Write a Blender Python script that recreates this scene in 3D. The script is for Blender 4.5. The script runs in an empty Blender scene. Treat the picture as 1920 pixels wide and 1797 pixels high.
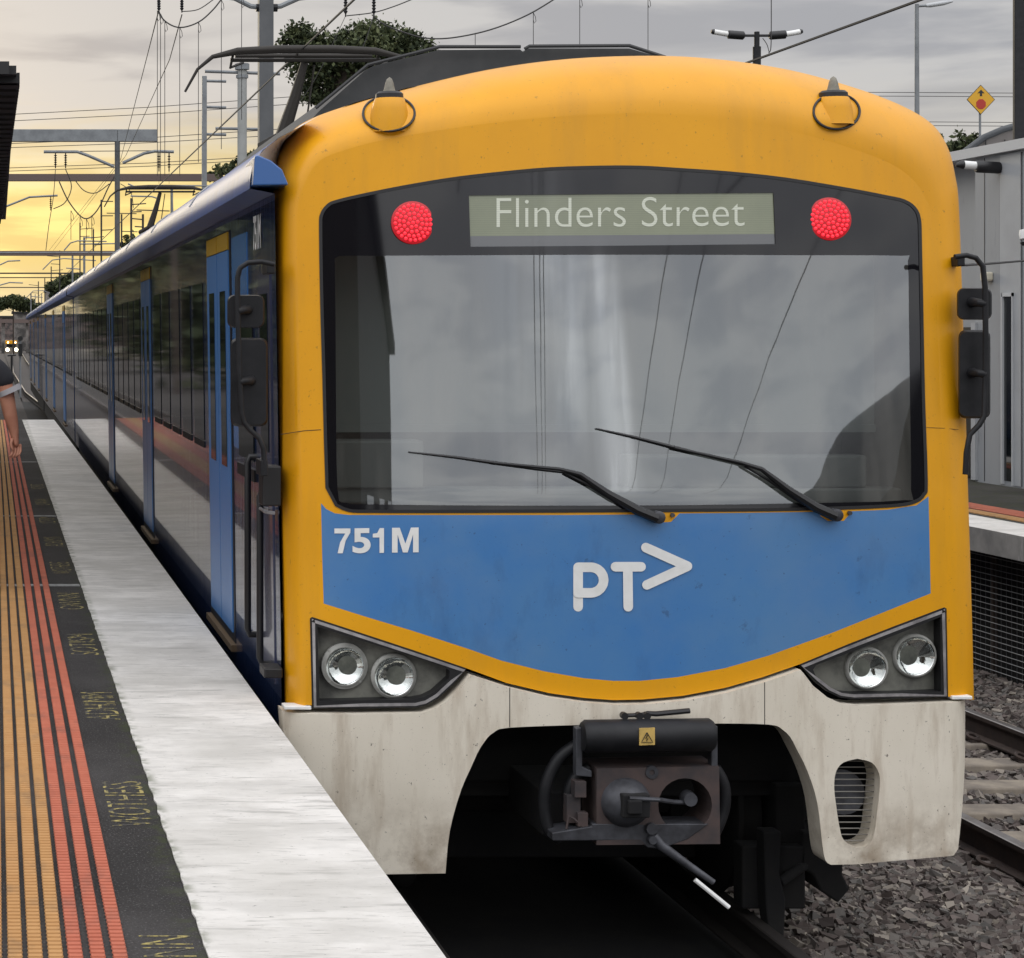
import bpy, bmesh, math, random
import numpy as np
from mathutils import Vector, Matrix, Quaternion
from mathutils.geometry import delaunay_2d_cdt
random.seed(7); RNG = np.random.default_rng(7)
R = math.radians
SC = bpy.context.scene
COL = SC.collection

# ------------------------------------------------------------------ camera
FPX = 3730.0; PX0 = -5.0; PY0 = 630.0; EYE = 2.75
cam_d = bpy.data.cameras.new('camera'); cam = bpy.data.objects.new('camera', cam_d); COL.objects.link(cam)
cam.location = (0, 0, EYE); cam.rotation_euler = (R(90), 0, 0)
cam_d.sensor_width = 36; cam_d.lens = FPX/1920*36
cam_d.shift_x = (960-PX0)/1920; cam_d.shift_y = (PY0-898.5)/1920
cam_d.clip_start = .1; cam_d.clip_end = 4000
SC.camera = cam
SC.view_settings.view_transform = 'Standard'; SC.view_settings.look = 'None'
SC.view_settings.exposure = 0.0; SC.view_settings.gamma = 1
SC.render.resolution_x = 1024; SC.render.resolution_y = 958

# ------------------------------------------------------------------ world
world = bpy.data.worlds.new('World'); SC.world = world; world.use_nodes = True
def make_world():
    nt = world.node_tree; nt.nodes.clear()
    N = nt.nodes.new; L = nt.links.new
    def math_(op, a, b=None, c=None):
        n = N('ShaderNodeMath'); n.operation = op
        for i, v in enumerate((a, b, c)):
            if v is None: continue
            if hasattr(v, 'links') or hasattr(v, 'is_linked'): L(v, n.inputs[i])
            else: n.inputs[i].default_value = v
        return n.outputs[0]
    def ramp(v, a, b, c=0., d=1., smooth=True):
        n = N('ShaderNodeMapRange'); n.interpolation_type = 'SMOOTHSTEP' if smooth else 'LINEAR'
        L(v, n.inputs[0])
        for i, q in enumerate((a, b, c, d)): n.inputs[i+1].default_value = q
        return n.outputs[0]
    def mix(f, a, b, kind='MIX'):
        n = N('ShaderNodeMix'); n.data_type = 'RGBA'; n.blend_type = kind
        for s, v in ((n.inputs[0], f), (n.inputs[6], a), (n.inputs[7], b)):
            if hasattr(v, 'is_linked'): L(v, s)
            else: s.default_value = v if not isinstance(v, tuple) else (*v, 1)
        return n.outputs[2]
    tc = N('ShaderNodeTexCoord'); sep = N('ShaderNodeSeparateXYZ'); L(tc.outputs['Generated'], sep.inputs[0])
    x, y, z = sep.outputs
    mp = N('ShaderNodeMapping'); mp.inputs['Scale'].default_value = (3.2, 3.2, 17); L(tc.outputs['Generated'], mp.inputs[0])
    no = N('ShaderNodeTexNoise'); no.inputs['Scale'].default_value = 2.1; no.inputs['Detail'].default_value = 7
    no.inputs['Distortion'].default_value = .5; L(mp.outputs[0], no.inputs[0])
    mp2 = N('ShaderNodeMapping'); mp2.inputs['Scale'].default_value = (7, 7, 46); L(tc.outputs['Generated'], mp2.inputs[0])
    n2 = N('ShaderNodeTexNoise'); n2.inputs['Scale'].default_value = 2.4; n2.inputs['Detail'].default_value = 6; L(mp2.outputs[0], n2.inputs[0])
    # cloud deck: grey with lighter and darker banks
    grey0 = mix(ramp(no.outputs[0], .40, .60), (.385, .395, .43), (.575, .573, .58))
    grey = mix(ramp(y, -.3, .1, .4, 0), grey0, (.50, .50, .51))
    # elevation jittered by the clouds
    zj = math_('ADD', z, math_('MULTIPLY', math_('SUBTRACT', n2.outputs[0], .5), .05))
    creamf = math_('MULTIPLY', ramp(zj, .075, .135, 1, 0), ramp(y, -.2, .6))
    c1 = mix(math_('MULTIPLY', creamf, .34), grey, (.74, .68, .57))
    warm = mix(ramp(n2.outputs[0], .40, .64), (.78, .60, .22), (1.08, .86, .30))
    az = math_('MULTIPLY', ramp(x, .10, .36, 1, 0), ramp(y, .5, .9))
    warmf = math_('MULTIPLY', az, ramp(zj, .062, .118, 1, 0))
    c2 = mix(warmf, c1, warm)
    low = math_('MULTIPLY', az, ramp(z, .0, .045, .75, 0))
    c2 = mix(low, c2, (.80, .74, .58))
    # darker below the horizon, brighter overhead as an overcast sky is
    boost = math_('MULTIPLY', math_('MULTIPLY', ramp(z, .16, .8, 1.0, 2.7), ramp(y, -.35, .35, 1.8, 1.0)), ramp(z, -.12, -.01, .25, 1.0))
    # a brighter tear in the cloud low behind the viewer, tall and soft
    ny = math_('MULTIPLY', y, -1.0); rat = math_('DIVIDE', x, math_('MAXIMUM', ny, .05))
    def tear(c0, w, amp, e0, e1):
        d_ = math_('ABSOLUTE', math_('SUBTRACT', math_('ADD', rat, math_('MULTIPLY', z, .25)), c0))
        return math_('MULTIPLY', math_('MULTIPLY', ramp(d_, 0, w, amp, 0), ramp(ny, .1, .3)), math_('MULTIPLY', ramp(z, e0-.04, e0+.03), ramp(z, e1-.05, e1+.05, 1, 0)))
    t_ = math_('ADD', tear(.335, .045, 1.5, .11, .22), tear(.27, .05, .7, .16, .30))
    t_ = math_('ADD', t_, tear(.20, .09, .18, .10, .28))
    mp3 = N('ShaderNodeMapping'); mp3.inputs['Scale'].default_value = (30, 6, 7); L(tc.outputs['Generated'], mp3.inputs[0])
    n3 = N('ShaderNodeTexNoise'); n3.inputs['Scale'].default_value = 1.3; n3.inputs['Detail'].default_value = 4; L(mp3.outputs[0], n3.inputs[0])
    t_ = math_('MULTIPLY', t_, ramp(n3.outputs[0], .35, .6, .45, 1.15))
    boost = math_('MULTIPLY', boost, math_('ADD', t_, 1.0))
    bn = N('ShaderNodeVectorMath'); bn.operation = 'SCALE'; L(c2, bn.inputs[0]); L(boost, bn.inputs['Scale'])
    sky = N('ShaderNodeTexSky'); sky.sky_type = 'NISHITA'; sky.sun_disc = False
    sky.sun_elevation = R(9); sky.sun_rotation = R(-12); sky.dust_density = 3
    s10 = N('ShaderNodeVectorMath'); s10.operation = 'SCALE'; L(bn.outputs[0], s10.inputs[0]); s10.inputs['Scale'].default_value = 10.0
    fin = mix(.06, s10.outputs[0], sky.outputs[0])
    bg = N('ShaderNodeBackground'); bg.inputs['Strength'].default_value = .1; L(fin, bg.inputs[0])
    out = N('ShaderNodeOutputWorld'); L(bg.outputs[0], out.inputs[0])
make_world()
sun_d = bpy.data.lights.new('sun', 'SUN'); sun_d.energy = .6; sun_d.angle = R(14); sun_d.color = (1, .86, .62)
sun = bpy.data.objects.new('sun', sun_d); COL.objects.link(sun)
_sd = Vector((math.sin(R(-12))*math.cos(R(9)), math.cos(R(-12))*math.cos(R(9)), math.sin(R(9))))
sun.rotation_euler = _sd.to_track_quat('Z', 'Y').to_euler(); sun.location = (0, 0, 30)

# ------------------------------------------------------------------ helpers
def W(px, py, d):
    return Vector(((px-PX0)/FPX*d, d, EYE-(py-PY0)/FPX*d))

MATS = {}
def mat(name, col, rough=.6, metal=0, col2=None, nscale=4, stretch=(1, 1, 1), lo=.4, hi=.65, bump=0, bscale=None,
        coat=0, spec=.5, emit=None, estr=0, bstretch=None, detail=6, crough=.05):
    m = bpy.data.materials.new(name); m.use_nodes = True; nt = m.node_tree; N = nt.nodes.new; L = nt.links.new
    b = nt.nodes['Principled BSDF']
    b.inputs['Base Color'].default_value = (*col, 1); b.inputs['Roughness'].default_value = rough
    b.inputs['Metallic'].default_value = metal; b.inputs['Specular IOR Level'].default_value = spec
    b.inputs['Coat Weight'].default_value = coat; b.inputs['Coat Roughness'].default_value = crough
    if emit: b.inputs['Emission Color'].default_value = (*emit, 1); b.inputs['Emission Strength'].default_value = estr
    tc = N('ShaderNodeTexCoord')
    if col2:
        mp = N('ShaderNodeMapping'); mp.inputs['Scale'].default_value = stretch; L(tc.outputs['Object'], mp.inputs[0])
        n = N('ShaderNodeTexNoise'); n.inputs['Scale'].default_value = nscale; n.inputs['Detail'].default_value = detail
        n.inputs['Roughness'].default_value = .62; L(mp.outputs[0], n.inputs[0])
        r = N('ShaderNodeMapRange'); r.inputs[1].default_value = lo; r.inputs[2].default_value = hi; L(n.outputs[0], r.inputs[0])
        mx = N('ShaderNodeMix'); mx.data_type = 'RGBA'; mx.inputs[6].default_value = (*col, 1); mx.inputs[7].default_value = (*col2, 1)
        L(r.outputs[0], mx.inputs[0]); L(mx.outputs[2], b.inputs['Base Color'])
    if bump:
        mp = N('ShaderNodeMapping'); mp.inputs['Scale'].default_value = bstretch or stretch; L(tc.outputs['Object'], mp.inputs[0])
        n = N('ShaderNodeTexNoise'); n.inputs['Scale'].default_value = bscale or nscale*3; n.inputs['Detail'].default_value = 4; L(mp.outputs[0], n.inputs[0])
        bp = N('ShaderNodeBump'); bp.inputs['Strength'].default_value = 1; bp.inputs['Distance'].default_value = bump
        L(n.outputs[0], bp.inputs['Height']); L(bp.outputs[0], b.inputs['Normal'])
    MATS[name] = m
    return m
def overlay(m, col, nscale, lo, hi, stretch=(1, 1, 1), fac=1.0, xwin=None, zwin=None, detail=8):
    """a second patchy layer (dirt, moss, wear) laid over the base colour; xwin/zwin fade it to a band of the thing"""
    nt = m.node_tree; N = nt.nodes.new; L = nt.links.new; b = nt.nodes['Principled BSDF']
    tc = N('ShaderNodeTexCoord'); mp = N('ShaderNodeMapping'); mp.inputs['Scale'].default_value = stretch; L(tc.outputs['Object'], mp.inputs[0])
    n = N('ShaderNodeTexNoise'); n.inputs['Scale'].default_value = nscale; n.inputs['Detail'].default_value = detail; n.inputs['Roughness'].default_value = .65; L(mp.outputs[0], n.inputs[0])
    r = N('ShaderNodeMapRange'); r.inputs[1].default_value = lo; r.inputs[2].default_value = hi; r.inputs[4].default_value = fac; L(n.outputs[0], r.inputs[0])
    f = r.outputs[0]
    for ax, win in ((0, xwin), (2, zwin)):
        if win:
            s = N('ShaderNodeSeparateXYZ'); L(tc.outputs['Object'], s.inputs[0])
            w = N('ShaderNodeMapRange'); w.interpolation_type = 'SMOOTHSTEP'; L(s.outputs[ax], w.inputs[0])
            w.inputs[1].default_value = win[0]; w.inputs[2].default_value = win[1]; w.inputs[3].default_value = win[2]; w.inputs[4].default_value = win[3]
            k = N('ShaderNodeMath'); k.operation = 'MULTIPLY'; L(f, k.inputs[0]); L(w.outputs[0], k.inputs[1]); f = k.outputs[0]
    mx = N('ShaderNodeMix'); mx.data_type = 'RGBA'; mx.inputs[7].default_value = (*col, 1)
    s = b.inputs['Base Color']
    if s.is_linked: L(s.links[0].from_socket, mx.inputs[6])
    else: mx.inputs[6].default_value = s.default_value
    L(f, mx.inputs[0]); L(mx.outputs[2], s)
    return m

class MB:
    def __init__(s): s.v = []; s.f = []; s.mi = []; s.m = 0
    def add(s, vs, fs):
        o = len(s.v); s.v += [tuple(p) for p in vs]; s.f += [tuple(i+o for i in f) for f in fs]; s.mi += [s.m]*len(fs); return s
    def box(s, c, size, M=None):
        x, y, z = (q/2 for q in size); M = M or Matrix.Identity(3); c = Vector(c)
        vs = [c + M @ Vector((i*x, j*y, k*z)) for i in (-1, 1) for j in (-1, 1) for k in (-1, 1)]
        return s.add(vs, [(0, 1, 3, 2), (4, 6, 7, 5), (0, 4, 5, 1), (2, 3, 7, 6), (0, 2, 6, 4), (1, 5, 7, 3)])
    def bb(s, x0, x1, y0, y1, z0, z1): return s.box(((x0+x1)/2, (y0+y1)/2, (z0+z1)/2), (x1-x0, y1-y0, z1-z0))
    def tube(s, pts, r, n=10, cap=True):
        pts = [Vector(p) for p in pts]; m = len(pts); rs = r if isinstance(r, (list, tuple)) else [r]*m
        vs = []; fs = []; up = None
        for i, p in enumerate(pts):
            t = (pts[min(i+1, m-1)]-pts[max(i-1, 0)]).normalized()
            if up is None:
                up = t.cross(Vector((0, 0, 1)))
                if up.length < 1e-3: up = t.cross(Vector((1, 0, 0)))
            up = (up - t*up.dot(t)).normalized(); w = t.cross(up)
            for k in range(n):
                a = 2*math.pi*k/n; vs.append(p + (up*math.cos(a) + w*math.sin(a))*rs[i])
        for i in range(m-1):
            for k in range(n):
                a = i*n+k; b = i*n+(k+1) % n; fs.append((a, b, b+n, a+n))
        if cap: fs += [tuple(range(n))[::-1], tuple(range((m-1)*n, m*n))]
        return s.add(vs, fs)
    def lathe(s, c, axis, prof, n=24, cap=True):
        """prof: (radius, along) pairs"""
        q = Vector(axis).normalized().to_track_quat('Z', 'Y'); c = Vector(c); vs = []; fs = []
        for r, h in prof:
            for k in range(n):
                a = 2*math.pi*k/n; vs.append(c + q @ Vector((r*math.cos(a), r*math.sin(a), h)))
        for i in range(len(prof)-1):
            for k in range(n):
                a = i*n+k; b = i*n+(k+1) % n; fs.append((a, b, b+n, a+n))
        if cap and prof[0][0] > 1e-5: fs.append(tuple(range(n))[::-1])
        if cap and prof[-1][0] > 1e-5: fs.append(tuple(range((len(prof)-1)*n, len(prof)*n)))
        return s.add(vs, fs)
    def prism(s, pts, vec):
        pts = [Vector(p) for p in pts]; vec = Vector(vec); n = len(pts)
        fs = [tuple(range(n))[::-1], tuple(range(n, 2*n))] + [(i, (i+1) % n, (i+1) % n+n, i+n) for i in range(n)]
        return s.add(pts+[p+vec for p in pts], fs)
    def build(s, name, m, parent=None, smooth=False, bevel=0, angle=40):
        me = bpy.data.meshes.new(name); me.from_pydata(s.v, [], s.f)
        for q in (m if isinstance(m, (list, tuple)) else [m]): me.materials.append(q)
        me.polygons.foreach_set('material_index', s.mi); me.update()
        bm = bmesh.new(); bm.from_mesh(me); bmesh.ops.recalc_face_normals(bm, faces=bm.faces); bm.to_mesh(me); bm.free()
        o = bpy.data.objects.new(name, me); COL.objects.link(o); child(o, parent)
        if bevel:
            b = o.modifiers.new('bevel', 'BEVEL'); b.width = bevel; b.segments = 2; b.limit_method = 'ANGLE'; b.harden_normals = False
        if smooth: shade(o, angle)
        return o
def shade(o, angle=40):
    me = o.data
    me.polygons.foreach_set('use_smooth', [True]*len(me.polygons))
    if angle < 180: me.set_sharp_from_angle(angle=R(angle))
def child(o, parent):
    if parent is not None:
        o.parent = parent; o.matrix_parent_inverse = Matrix.Translation(parent.location).inverted()
def thing(name, label, cat, loc=(0, 0, 0), group=None):
    o = bpy.data.objects.new(name, None); COL.objects.link(o); o.location = loc; o.empty_display_size = .2
    o['label'] = label; o['category'] = cat
    if group: o['group'] = group
    return o
def tag(o, label, cat, group=None, kind=None):
    o['label'] = label; o['category'] = cat
    if group: o['group'] = group
    if kind: o['kind'] = kind
    return o
def struct(o, label=None):
    o['kind'] = 'structure'
    if label: o['label'] = label
    return o
def dup(root, delta):
    r = root.copy(); COL.objects.link(r); r.location = root.location + Vector(delta)
    for ch in list(root.children):
        c = ch.copy(); COL.objects.link(c); c.parent = r; c.matrix_parent_inverse = ch.matrix_parent_inverse.copy()
        for g in list(ch.children):
            d = g.copy(); COL.objects.link(d); d.parent = c; d.matrix_parent_inverse = g.matrix_parent_inverse.copy()
    return r
def crom(P, n):
    """Catmull-Rom through tuples P, n samples per span"""
    P = [np.array(p, float) for p in P]; out = []
    for i in range(len(P)-1):
        a = P[max(i-1, 0)]; b = P[i]; c = P[i+1]; d = P[min(i+2, len(P)-1)]
        for k in range(n):
            t = k/n; out.append(.5*((2*b)+(-a+c)*t+(2*a-5*b+4*c-d)*t*t+(-a+3*b-3*c+d)*t**3))
    out.append(P[-1]); return out
def dens(P, step, closed=True):
    out = []; n = len(P)
    for i in range(n if closed else n-1):
        a = P[i]; b = P[(i+1) % n]; k = max(1, int(math.dist(a, b)/step))
        out += [(a[0]+(b[0]-a[0])*j/k, a[1]+(b[1]-a[1])*j/k) for j in range(k)]
    if not closed: out.append(P[-1])
    return out
def inpoly(x, y, P):
    x = np.asarray(x); y = np.asarray(y); c = np.zeros(x.shape, bool); n = len(P); j = n-1
    for i in range(n):
        xi, yi = P[i]; xj, yj = P[j]
        if yi != yj:
            h = ((yi > y) != (yj > y)) & (x < (xj-xi)*(y-yi)/(yj-yi)+xi); c ^= h
        j = i
    return c

# ------------------------------------------------------------------ materials
YEL = mat('cab_yellow', (.78, .355, .001), .5, col2=(.71, .315, .001), nscale=1.7, lo=.3, hi=.7, coat=.28, crough=.24, spec=.3, bump=.0006, bscale=2.2)
overlay(YEL, (.42, .22, .03), 3.2, .48, .68, stretch=(1.6, 1, .22), fac=.22)
overlay(YEL, (.16, .09, .02), 26, .665, .70, stretch=(1, 1, .7), fac=.5)
overlay(YEL, (.25, .13, .03), 70, .64, .68, fac=.5)
BLU = mat('panel_blue', (.040, .175, .44), .38, col2=(.075, .21, .42), nscale=1.6, lo=.35, hi=.68, coat=.5, crough=.22, bump=.0008, bscale=2.0)
overlay(BLU, (.022, .075, .20), 2.9, .56, .68, stretch=(1.6, 1, .7), fac=.30)
overlay(BLU, (.12, .23, .40), 1.3, .45, .7, fac=.5)
overlay(BLU, (.02, .045, .10), 14, .655, .71, fac=.42)
overlay(BLU, (.02, .03, .06), 60, .65, .69, fac=.6)
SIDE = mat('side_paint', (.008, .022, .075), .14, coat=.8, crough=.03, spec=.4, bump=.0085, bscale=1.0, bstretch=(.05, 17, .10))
SIDE2 = mat('side_blue', (.05, .17, .42), .25, coat=.6, crough=.08, bump=.0005, bscale=1.0, bstretch=(.05, 9, .12))
DOORB = mat('door_blue', (.055, .175, .42), .35, coat=.25, crough=.2)
SIDEGLS = mat('side_glass', (.006, .008, .010), .04, spec=.8)
BLK = mat('rubber_black', (.010, .010, .011), .45)
DGR = mat('dark_grey_plastic', (.009, .0095, .011), .5, spec=.3, col2=(.016, .016, .018), nscale=12)
WHT = mat('bumper_white', (.77, .71, .60), .45, col2=(.69, .63, .52), nscale=2.2, stretch=(1, 1, .45), lo=.35, hi=.7, coat=.15, crough=.25)
overlay(WHT, (.20, .14, .085), 5, .40, .66, fac=.75, zwin=(.40, .82, 1, 0))
overlay(WHT, (.42, .34, .25), 9, .50, .66, stretch=(1, 1, .18), fac=.55)
overlay(WHT, (.10, .08, .06), 42, .655, .675, stretch=(1, 1, .8), fac=.8)
overlay(WHT, (.25, .19, .14), 110, .63, .67, fac=.5)
SILV = mat('silver_trim', (.62, .60, .60), .35, metal=.7, col2=(.3, .29, .3), nscale=8)
RAILD = mat('rail_shade_dark', (.018, .014, .012), .9)  # near-black: the shade under the train is put into the rail colour
STEEL = mat('coupler_steel', (.085, .088, .10), .5, metal=.4, col2=(.04, .04, .045), nscale=9, bump=.001)
RUST = mat('rusty_steel', (.085, .06, .055), .7, metal=.2, col2=(.045, .04, .042), nscale=7, bump=.001)
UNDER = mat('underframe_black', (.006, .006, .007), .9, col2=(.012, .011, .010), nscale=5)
ROOFG = mat('roof_grey', (.42, .42, .41), .35, col2=(.30, .30, .29), nscale=3, stretch=(1, .4, 1), coat=.3, bump=.004, bscale=6)
ROOFB = mat('roof_blue', (.022, .075, .27), .45, coat=.12, crough=.15, spec=.35, col2=(.035, .075, .21), nscale=5, bump=.003, bscale=3, bstretch=(1, 3, 1))
COVEB = mat('fairing_blue', (.028, .115, .34), .35, coat=.5, crough=.1)
SHROUD = mat('shroud_grey', (.035, .037, .038), .75, col2=(.055, .055, .055), nscale=4)
WHITE = mat('decal_white', (.80, .80, .78), .4, col2=(.73, .73, .70), nscale=14)
ASPH = mat('asphalt', (.040, .037, .0355), .95, spec=.2, col2=(.028, .026, .025), nscale=1.5, lo=.35, hi=.65, bump=.004, bscale=160, bstretch=(1, 1, 1))
overlay(ASPH, (.17, .165, .16), 130, .60, .68, fac=.75, detail=2)
overlay(ASPH, (.012, .012, .012), 90, .58, .66, fac=.7, detail=2)
overlay(ASPH, (.040, .046, .022), 16, .46, .60, fac=.9, xwin=(.46, .56, 0, 1))
overlay(ASPH, (.085, .08, .078), .9, .45, .7, fac=.5)
WSTRIP = mat('edge_white', (.69, .665, .625), .65, col2=(.54, .52, .485), nscale=2.2, stretch=(1, 2.2, 1), lo=.42, hi=.6, bump=.0010, bscale=14, bstretch=(.8, 2, 1))
overlay(WSTRIP, (.27, .26, .24), 3.2, .56, .66, stretch=(1.0, 7, 1), fac=.6)
overlay(WSTRIP, (.20, .19, .175), 9, .60, .64, stretch=(.8, 9, 1), fac=.7)
overlay(WSTRIP, (.45, .43, .39), 1.1, .44, .62, stretch=(1.6, 1.2, 1), fac=.5)
overlay(WSTRIP, (.07, .07, .06), 45, .655, .68, stretch=(.7, 2, 1), fac=.8)
overlay(WSTRIP, (.16, .17, .12), 9, .45, .60, fac=.8, xwin=(.56, .60, 1, 0))
CONC = mat('concrete', (.27, .26, .245), .85, col2=(.17, .165, .16), nscale=3, bump=.003)
overlay(CONC, (.5, .49, .47), 6, .62, .72, stretch=(1, 1.5, .25), fac=.7)
OCON = mat('sleeper_concrete', (.30, .255, .20), .9, col2=(.17, .145, .12), nscale=4, lo=.4, hi=.62, bump=.002)
TORG = mat('tactile_orange', (.44, .125, .070), .75, col2=(.38, .095, .05), nscale=9, lo=.35, hi=.7)
TYEL = mat('tactile_yellow', (.44, .235, .085), .75, col2=(.38, .19, .06), nscale=9, lo=.35, hi=.7)
overlay(TORG, (.16, .07, .05), 6, .52, .68, stretch=(1, .6, 1), fac=.5)
overlay(TYEL, (.17, .11, .06), 6, .52, .68, stretch=(1, .6, 1), fac=.5)
YPAINT = mat('worn_yellow_paint', (.33, .27, .09), .9, col2=(.055, .052, .045), nscale=38, lo=.43, hi=.56, detail=4, stretch=(1, .5, 1))
GALV = mat('galvanised_steel', (.23, .245, .255), .55, metal=.3, col2=(.17, .18, .19), nscale=3)
POLEG = mat('grey_pole_paint', (.10, .105, .11), .6, col2=(.075, .08, .085), nscale=2)
WIRE = mat('wire_dark', (.035, .033, .032), .7)
DARKP = mat('pantograph_dark', (.028, .024, .020), .6, metal=.3)
RAILS = mat('rail_head', (.32, .30, .29), .32, metal=.8, col2=(.22, .19, .17), nscale=4)
RAILR = mat('rail_rust', (.055, .036, .028), .85, col2=(.035, .025, .021), nscale=8)
BALB = mat('ballast_bed_mat', (.075, .066, .060), .95, col2=(.045, .04, .037), nscale=14, bump=.03, bscale=26)
GROUND = mat('ground_dirt', (.12, .10, .08), .95, col2=(.07, .065, .05), nscale=.3)
PANELG = mat('wall_panel_grey', (.31, .325, .335), .6, col2=(.26, .27, .28), nscale=1.2, stretch=(1, 1, .3), lo=.35, hi=.7)
overlay(PANELG, (.17, .17, .17), 9, .60, .72, stretch=(1, 1, .25), fac=.6)
PANELL = mat('wall_trim_light', (.46, .475, .485), .55)
PANELL2 = mat('wall_panel_light', (.37, .385, .395), .6, col2=(.33, .34, .35), nscale=2)
BRICK = mat('brick_brown', (.16, .075, .05), .85, col2=(.09, .055, .04), nscale=5)
CANOPY = mat('canopy_brown', (.035, .028, .025), .8, col2=(.055, .043, .036), nscale=3)
SKIN = mat('skin', (.44, .20, .125), .55, col2=(.36, .15, .09), nscale=6)
SHIRT = mat('shirt_charcoal', (.022, .022, .026), .9)
CUFF = mat('cuff_grey', (.38, .37, .38), .9)
TROUS = mat('trousers_navy', (.012, .013, .02), .9)
HAIR = mat('hair_black', (.010, .008, .007), .6)
CHROME = mat('reflector_chrome', (.74, .745, .73), .05, metal=1, bump=.0022, bscale=16)
LAMPF = mat('lamp_flange', (.33, .33, .305), .5, col2=(.25, .25, .23), nscale=20)
HOUS = mat('lamp_housing', (.17, .17, .145), .45, col2=(.055, .055, .05), nscale=7)
LENSM = None

def glassmat(name, reflect, rough, tint, bump=.0):
    m = bpy.data.materials.new(name); m.use_nodes = True; nt = m.node_tree; nt.nodes.clear(); N = nt.nodes.new; L = nt.links.new
    g = N('ShaderNodeBsdfGlossy'); g.inputs['Roughness'].default_value = rough; g.inputs[0].default_value = (.93, .97, 1, 1)
    t = N('ShaderNodeBsdfTransparent'); t.inputs[0].default_value = (*tint, 1)
    f = N('ShaderNodeFresnel'); f.inputs[0].default_value = 1.5
    a = N('ShaderNodeMath'); a.operation = 'ADD'; a.use_clamp = True; L(f.outputs[0], a.inputs[0]); a.inputs[1].default_value = reflect-.04
    gm = N('ShaderNodeNewGeometry'); bk = N('ShaderNodeMath'); bk.operation = 'SUBTRACT'; bk.inputs[0].default_value = 1; L(gm.outputs['Backfacing'], bk.inputs[1])
    mu = N('ShaderNodeMath'); mu.operation = 'MULTIPLY'; L(a.outputs[0], mu.inputs[0]); L(bk.outputs[0], mu.inputs[1])
    mx = N('ShaderNodeMixShader'); L(mu.outputs[0], mx.inputs[0]); L(t.outputs[0], mx.inputs[1]); L(g.outputs[0], mx.inputs[2])
    o = N('ShaderNodeOutputMaterial'); L(mx.outputs[0], o.inputs[0])
    if name == 'windscreen_glass':
        tc = N('ShaderNodeTexCoord'); mp = N('ShaderNodeMapping'); mp.inputs['Scale'].default_value = (3.5, 1, .55); L(tc.outputs['Object'], mp.inputs[0])
        mp.inputs['Rotation'].default_value = (0, R(-8), 0)
        n = N('ShaderNodeTexNoise'); n.inputs['Scale'].default_value = 1.5; n.inputs['Detail'].default_value = 7; L(mp.outputs[0], n.inputs[0])
        r = N('ShaderNodeMapRange'); r.inputs[1].default_value = .44; r.inputs[2].default_value = .72; r.inputs[3].default_value = .005; r.inputs[4].default_value = .13; L(n.outputs[0], r.inputs[0])
        df = N('ShaderNodeBsdfDiffuse'); df.inputs[0].default_value = (.52, .50, .45, 1)
        m2 = N('ShaderNodeMixShader'); L(r.outputs[0], m2.inputs[0]); L(mx.outputs[0], m2.inputs[1]); L(df.outputs[0], m2.inputs[2]); L(m2.outputs[0], o.inputs[0])
    if bump:
        tc = N('ShaderNodeTexCoord'); mp = N('ShaderNodeMapping'); mp.inputs['Scale'].default_value = (1.6, 1, .22); L(tc.outputs['Object'], mp.inputs[0])
        n = N('ShaderNodeTexNoise'); n.inputs['Scale'].default_value = 2.6; n.inputs['Detail'].default_value = 2; L(mp.outputs[0], n.inputs[0])
        b = N('ShaderNodeBump'); b.inputs['Distance'].default_value = bump; L(n.outputs[0], b.inputs['Height']); L(b.outputs[0], g.inputs['Normal'])
    MATS[name] = m; return m
PANE = glassmat('windscreen_glass', .25, .015, (.62, .65, .63), .0002)
FRIT = mat('windscreen_frit', (.006, .006, .008), .05, spec=.6, coat=.2, crough=.03)
LENSM = glassmat('lamp_lens', .10, .02, (.95, .97, .96))

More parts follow.
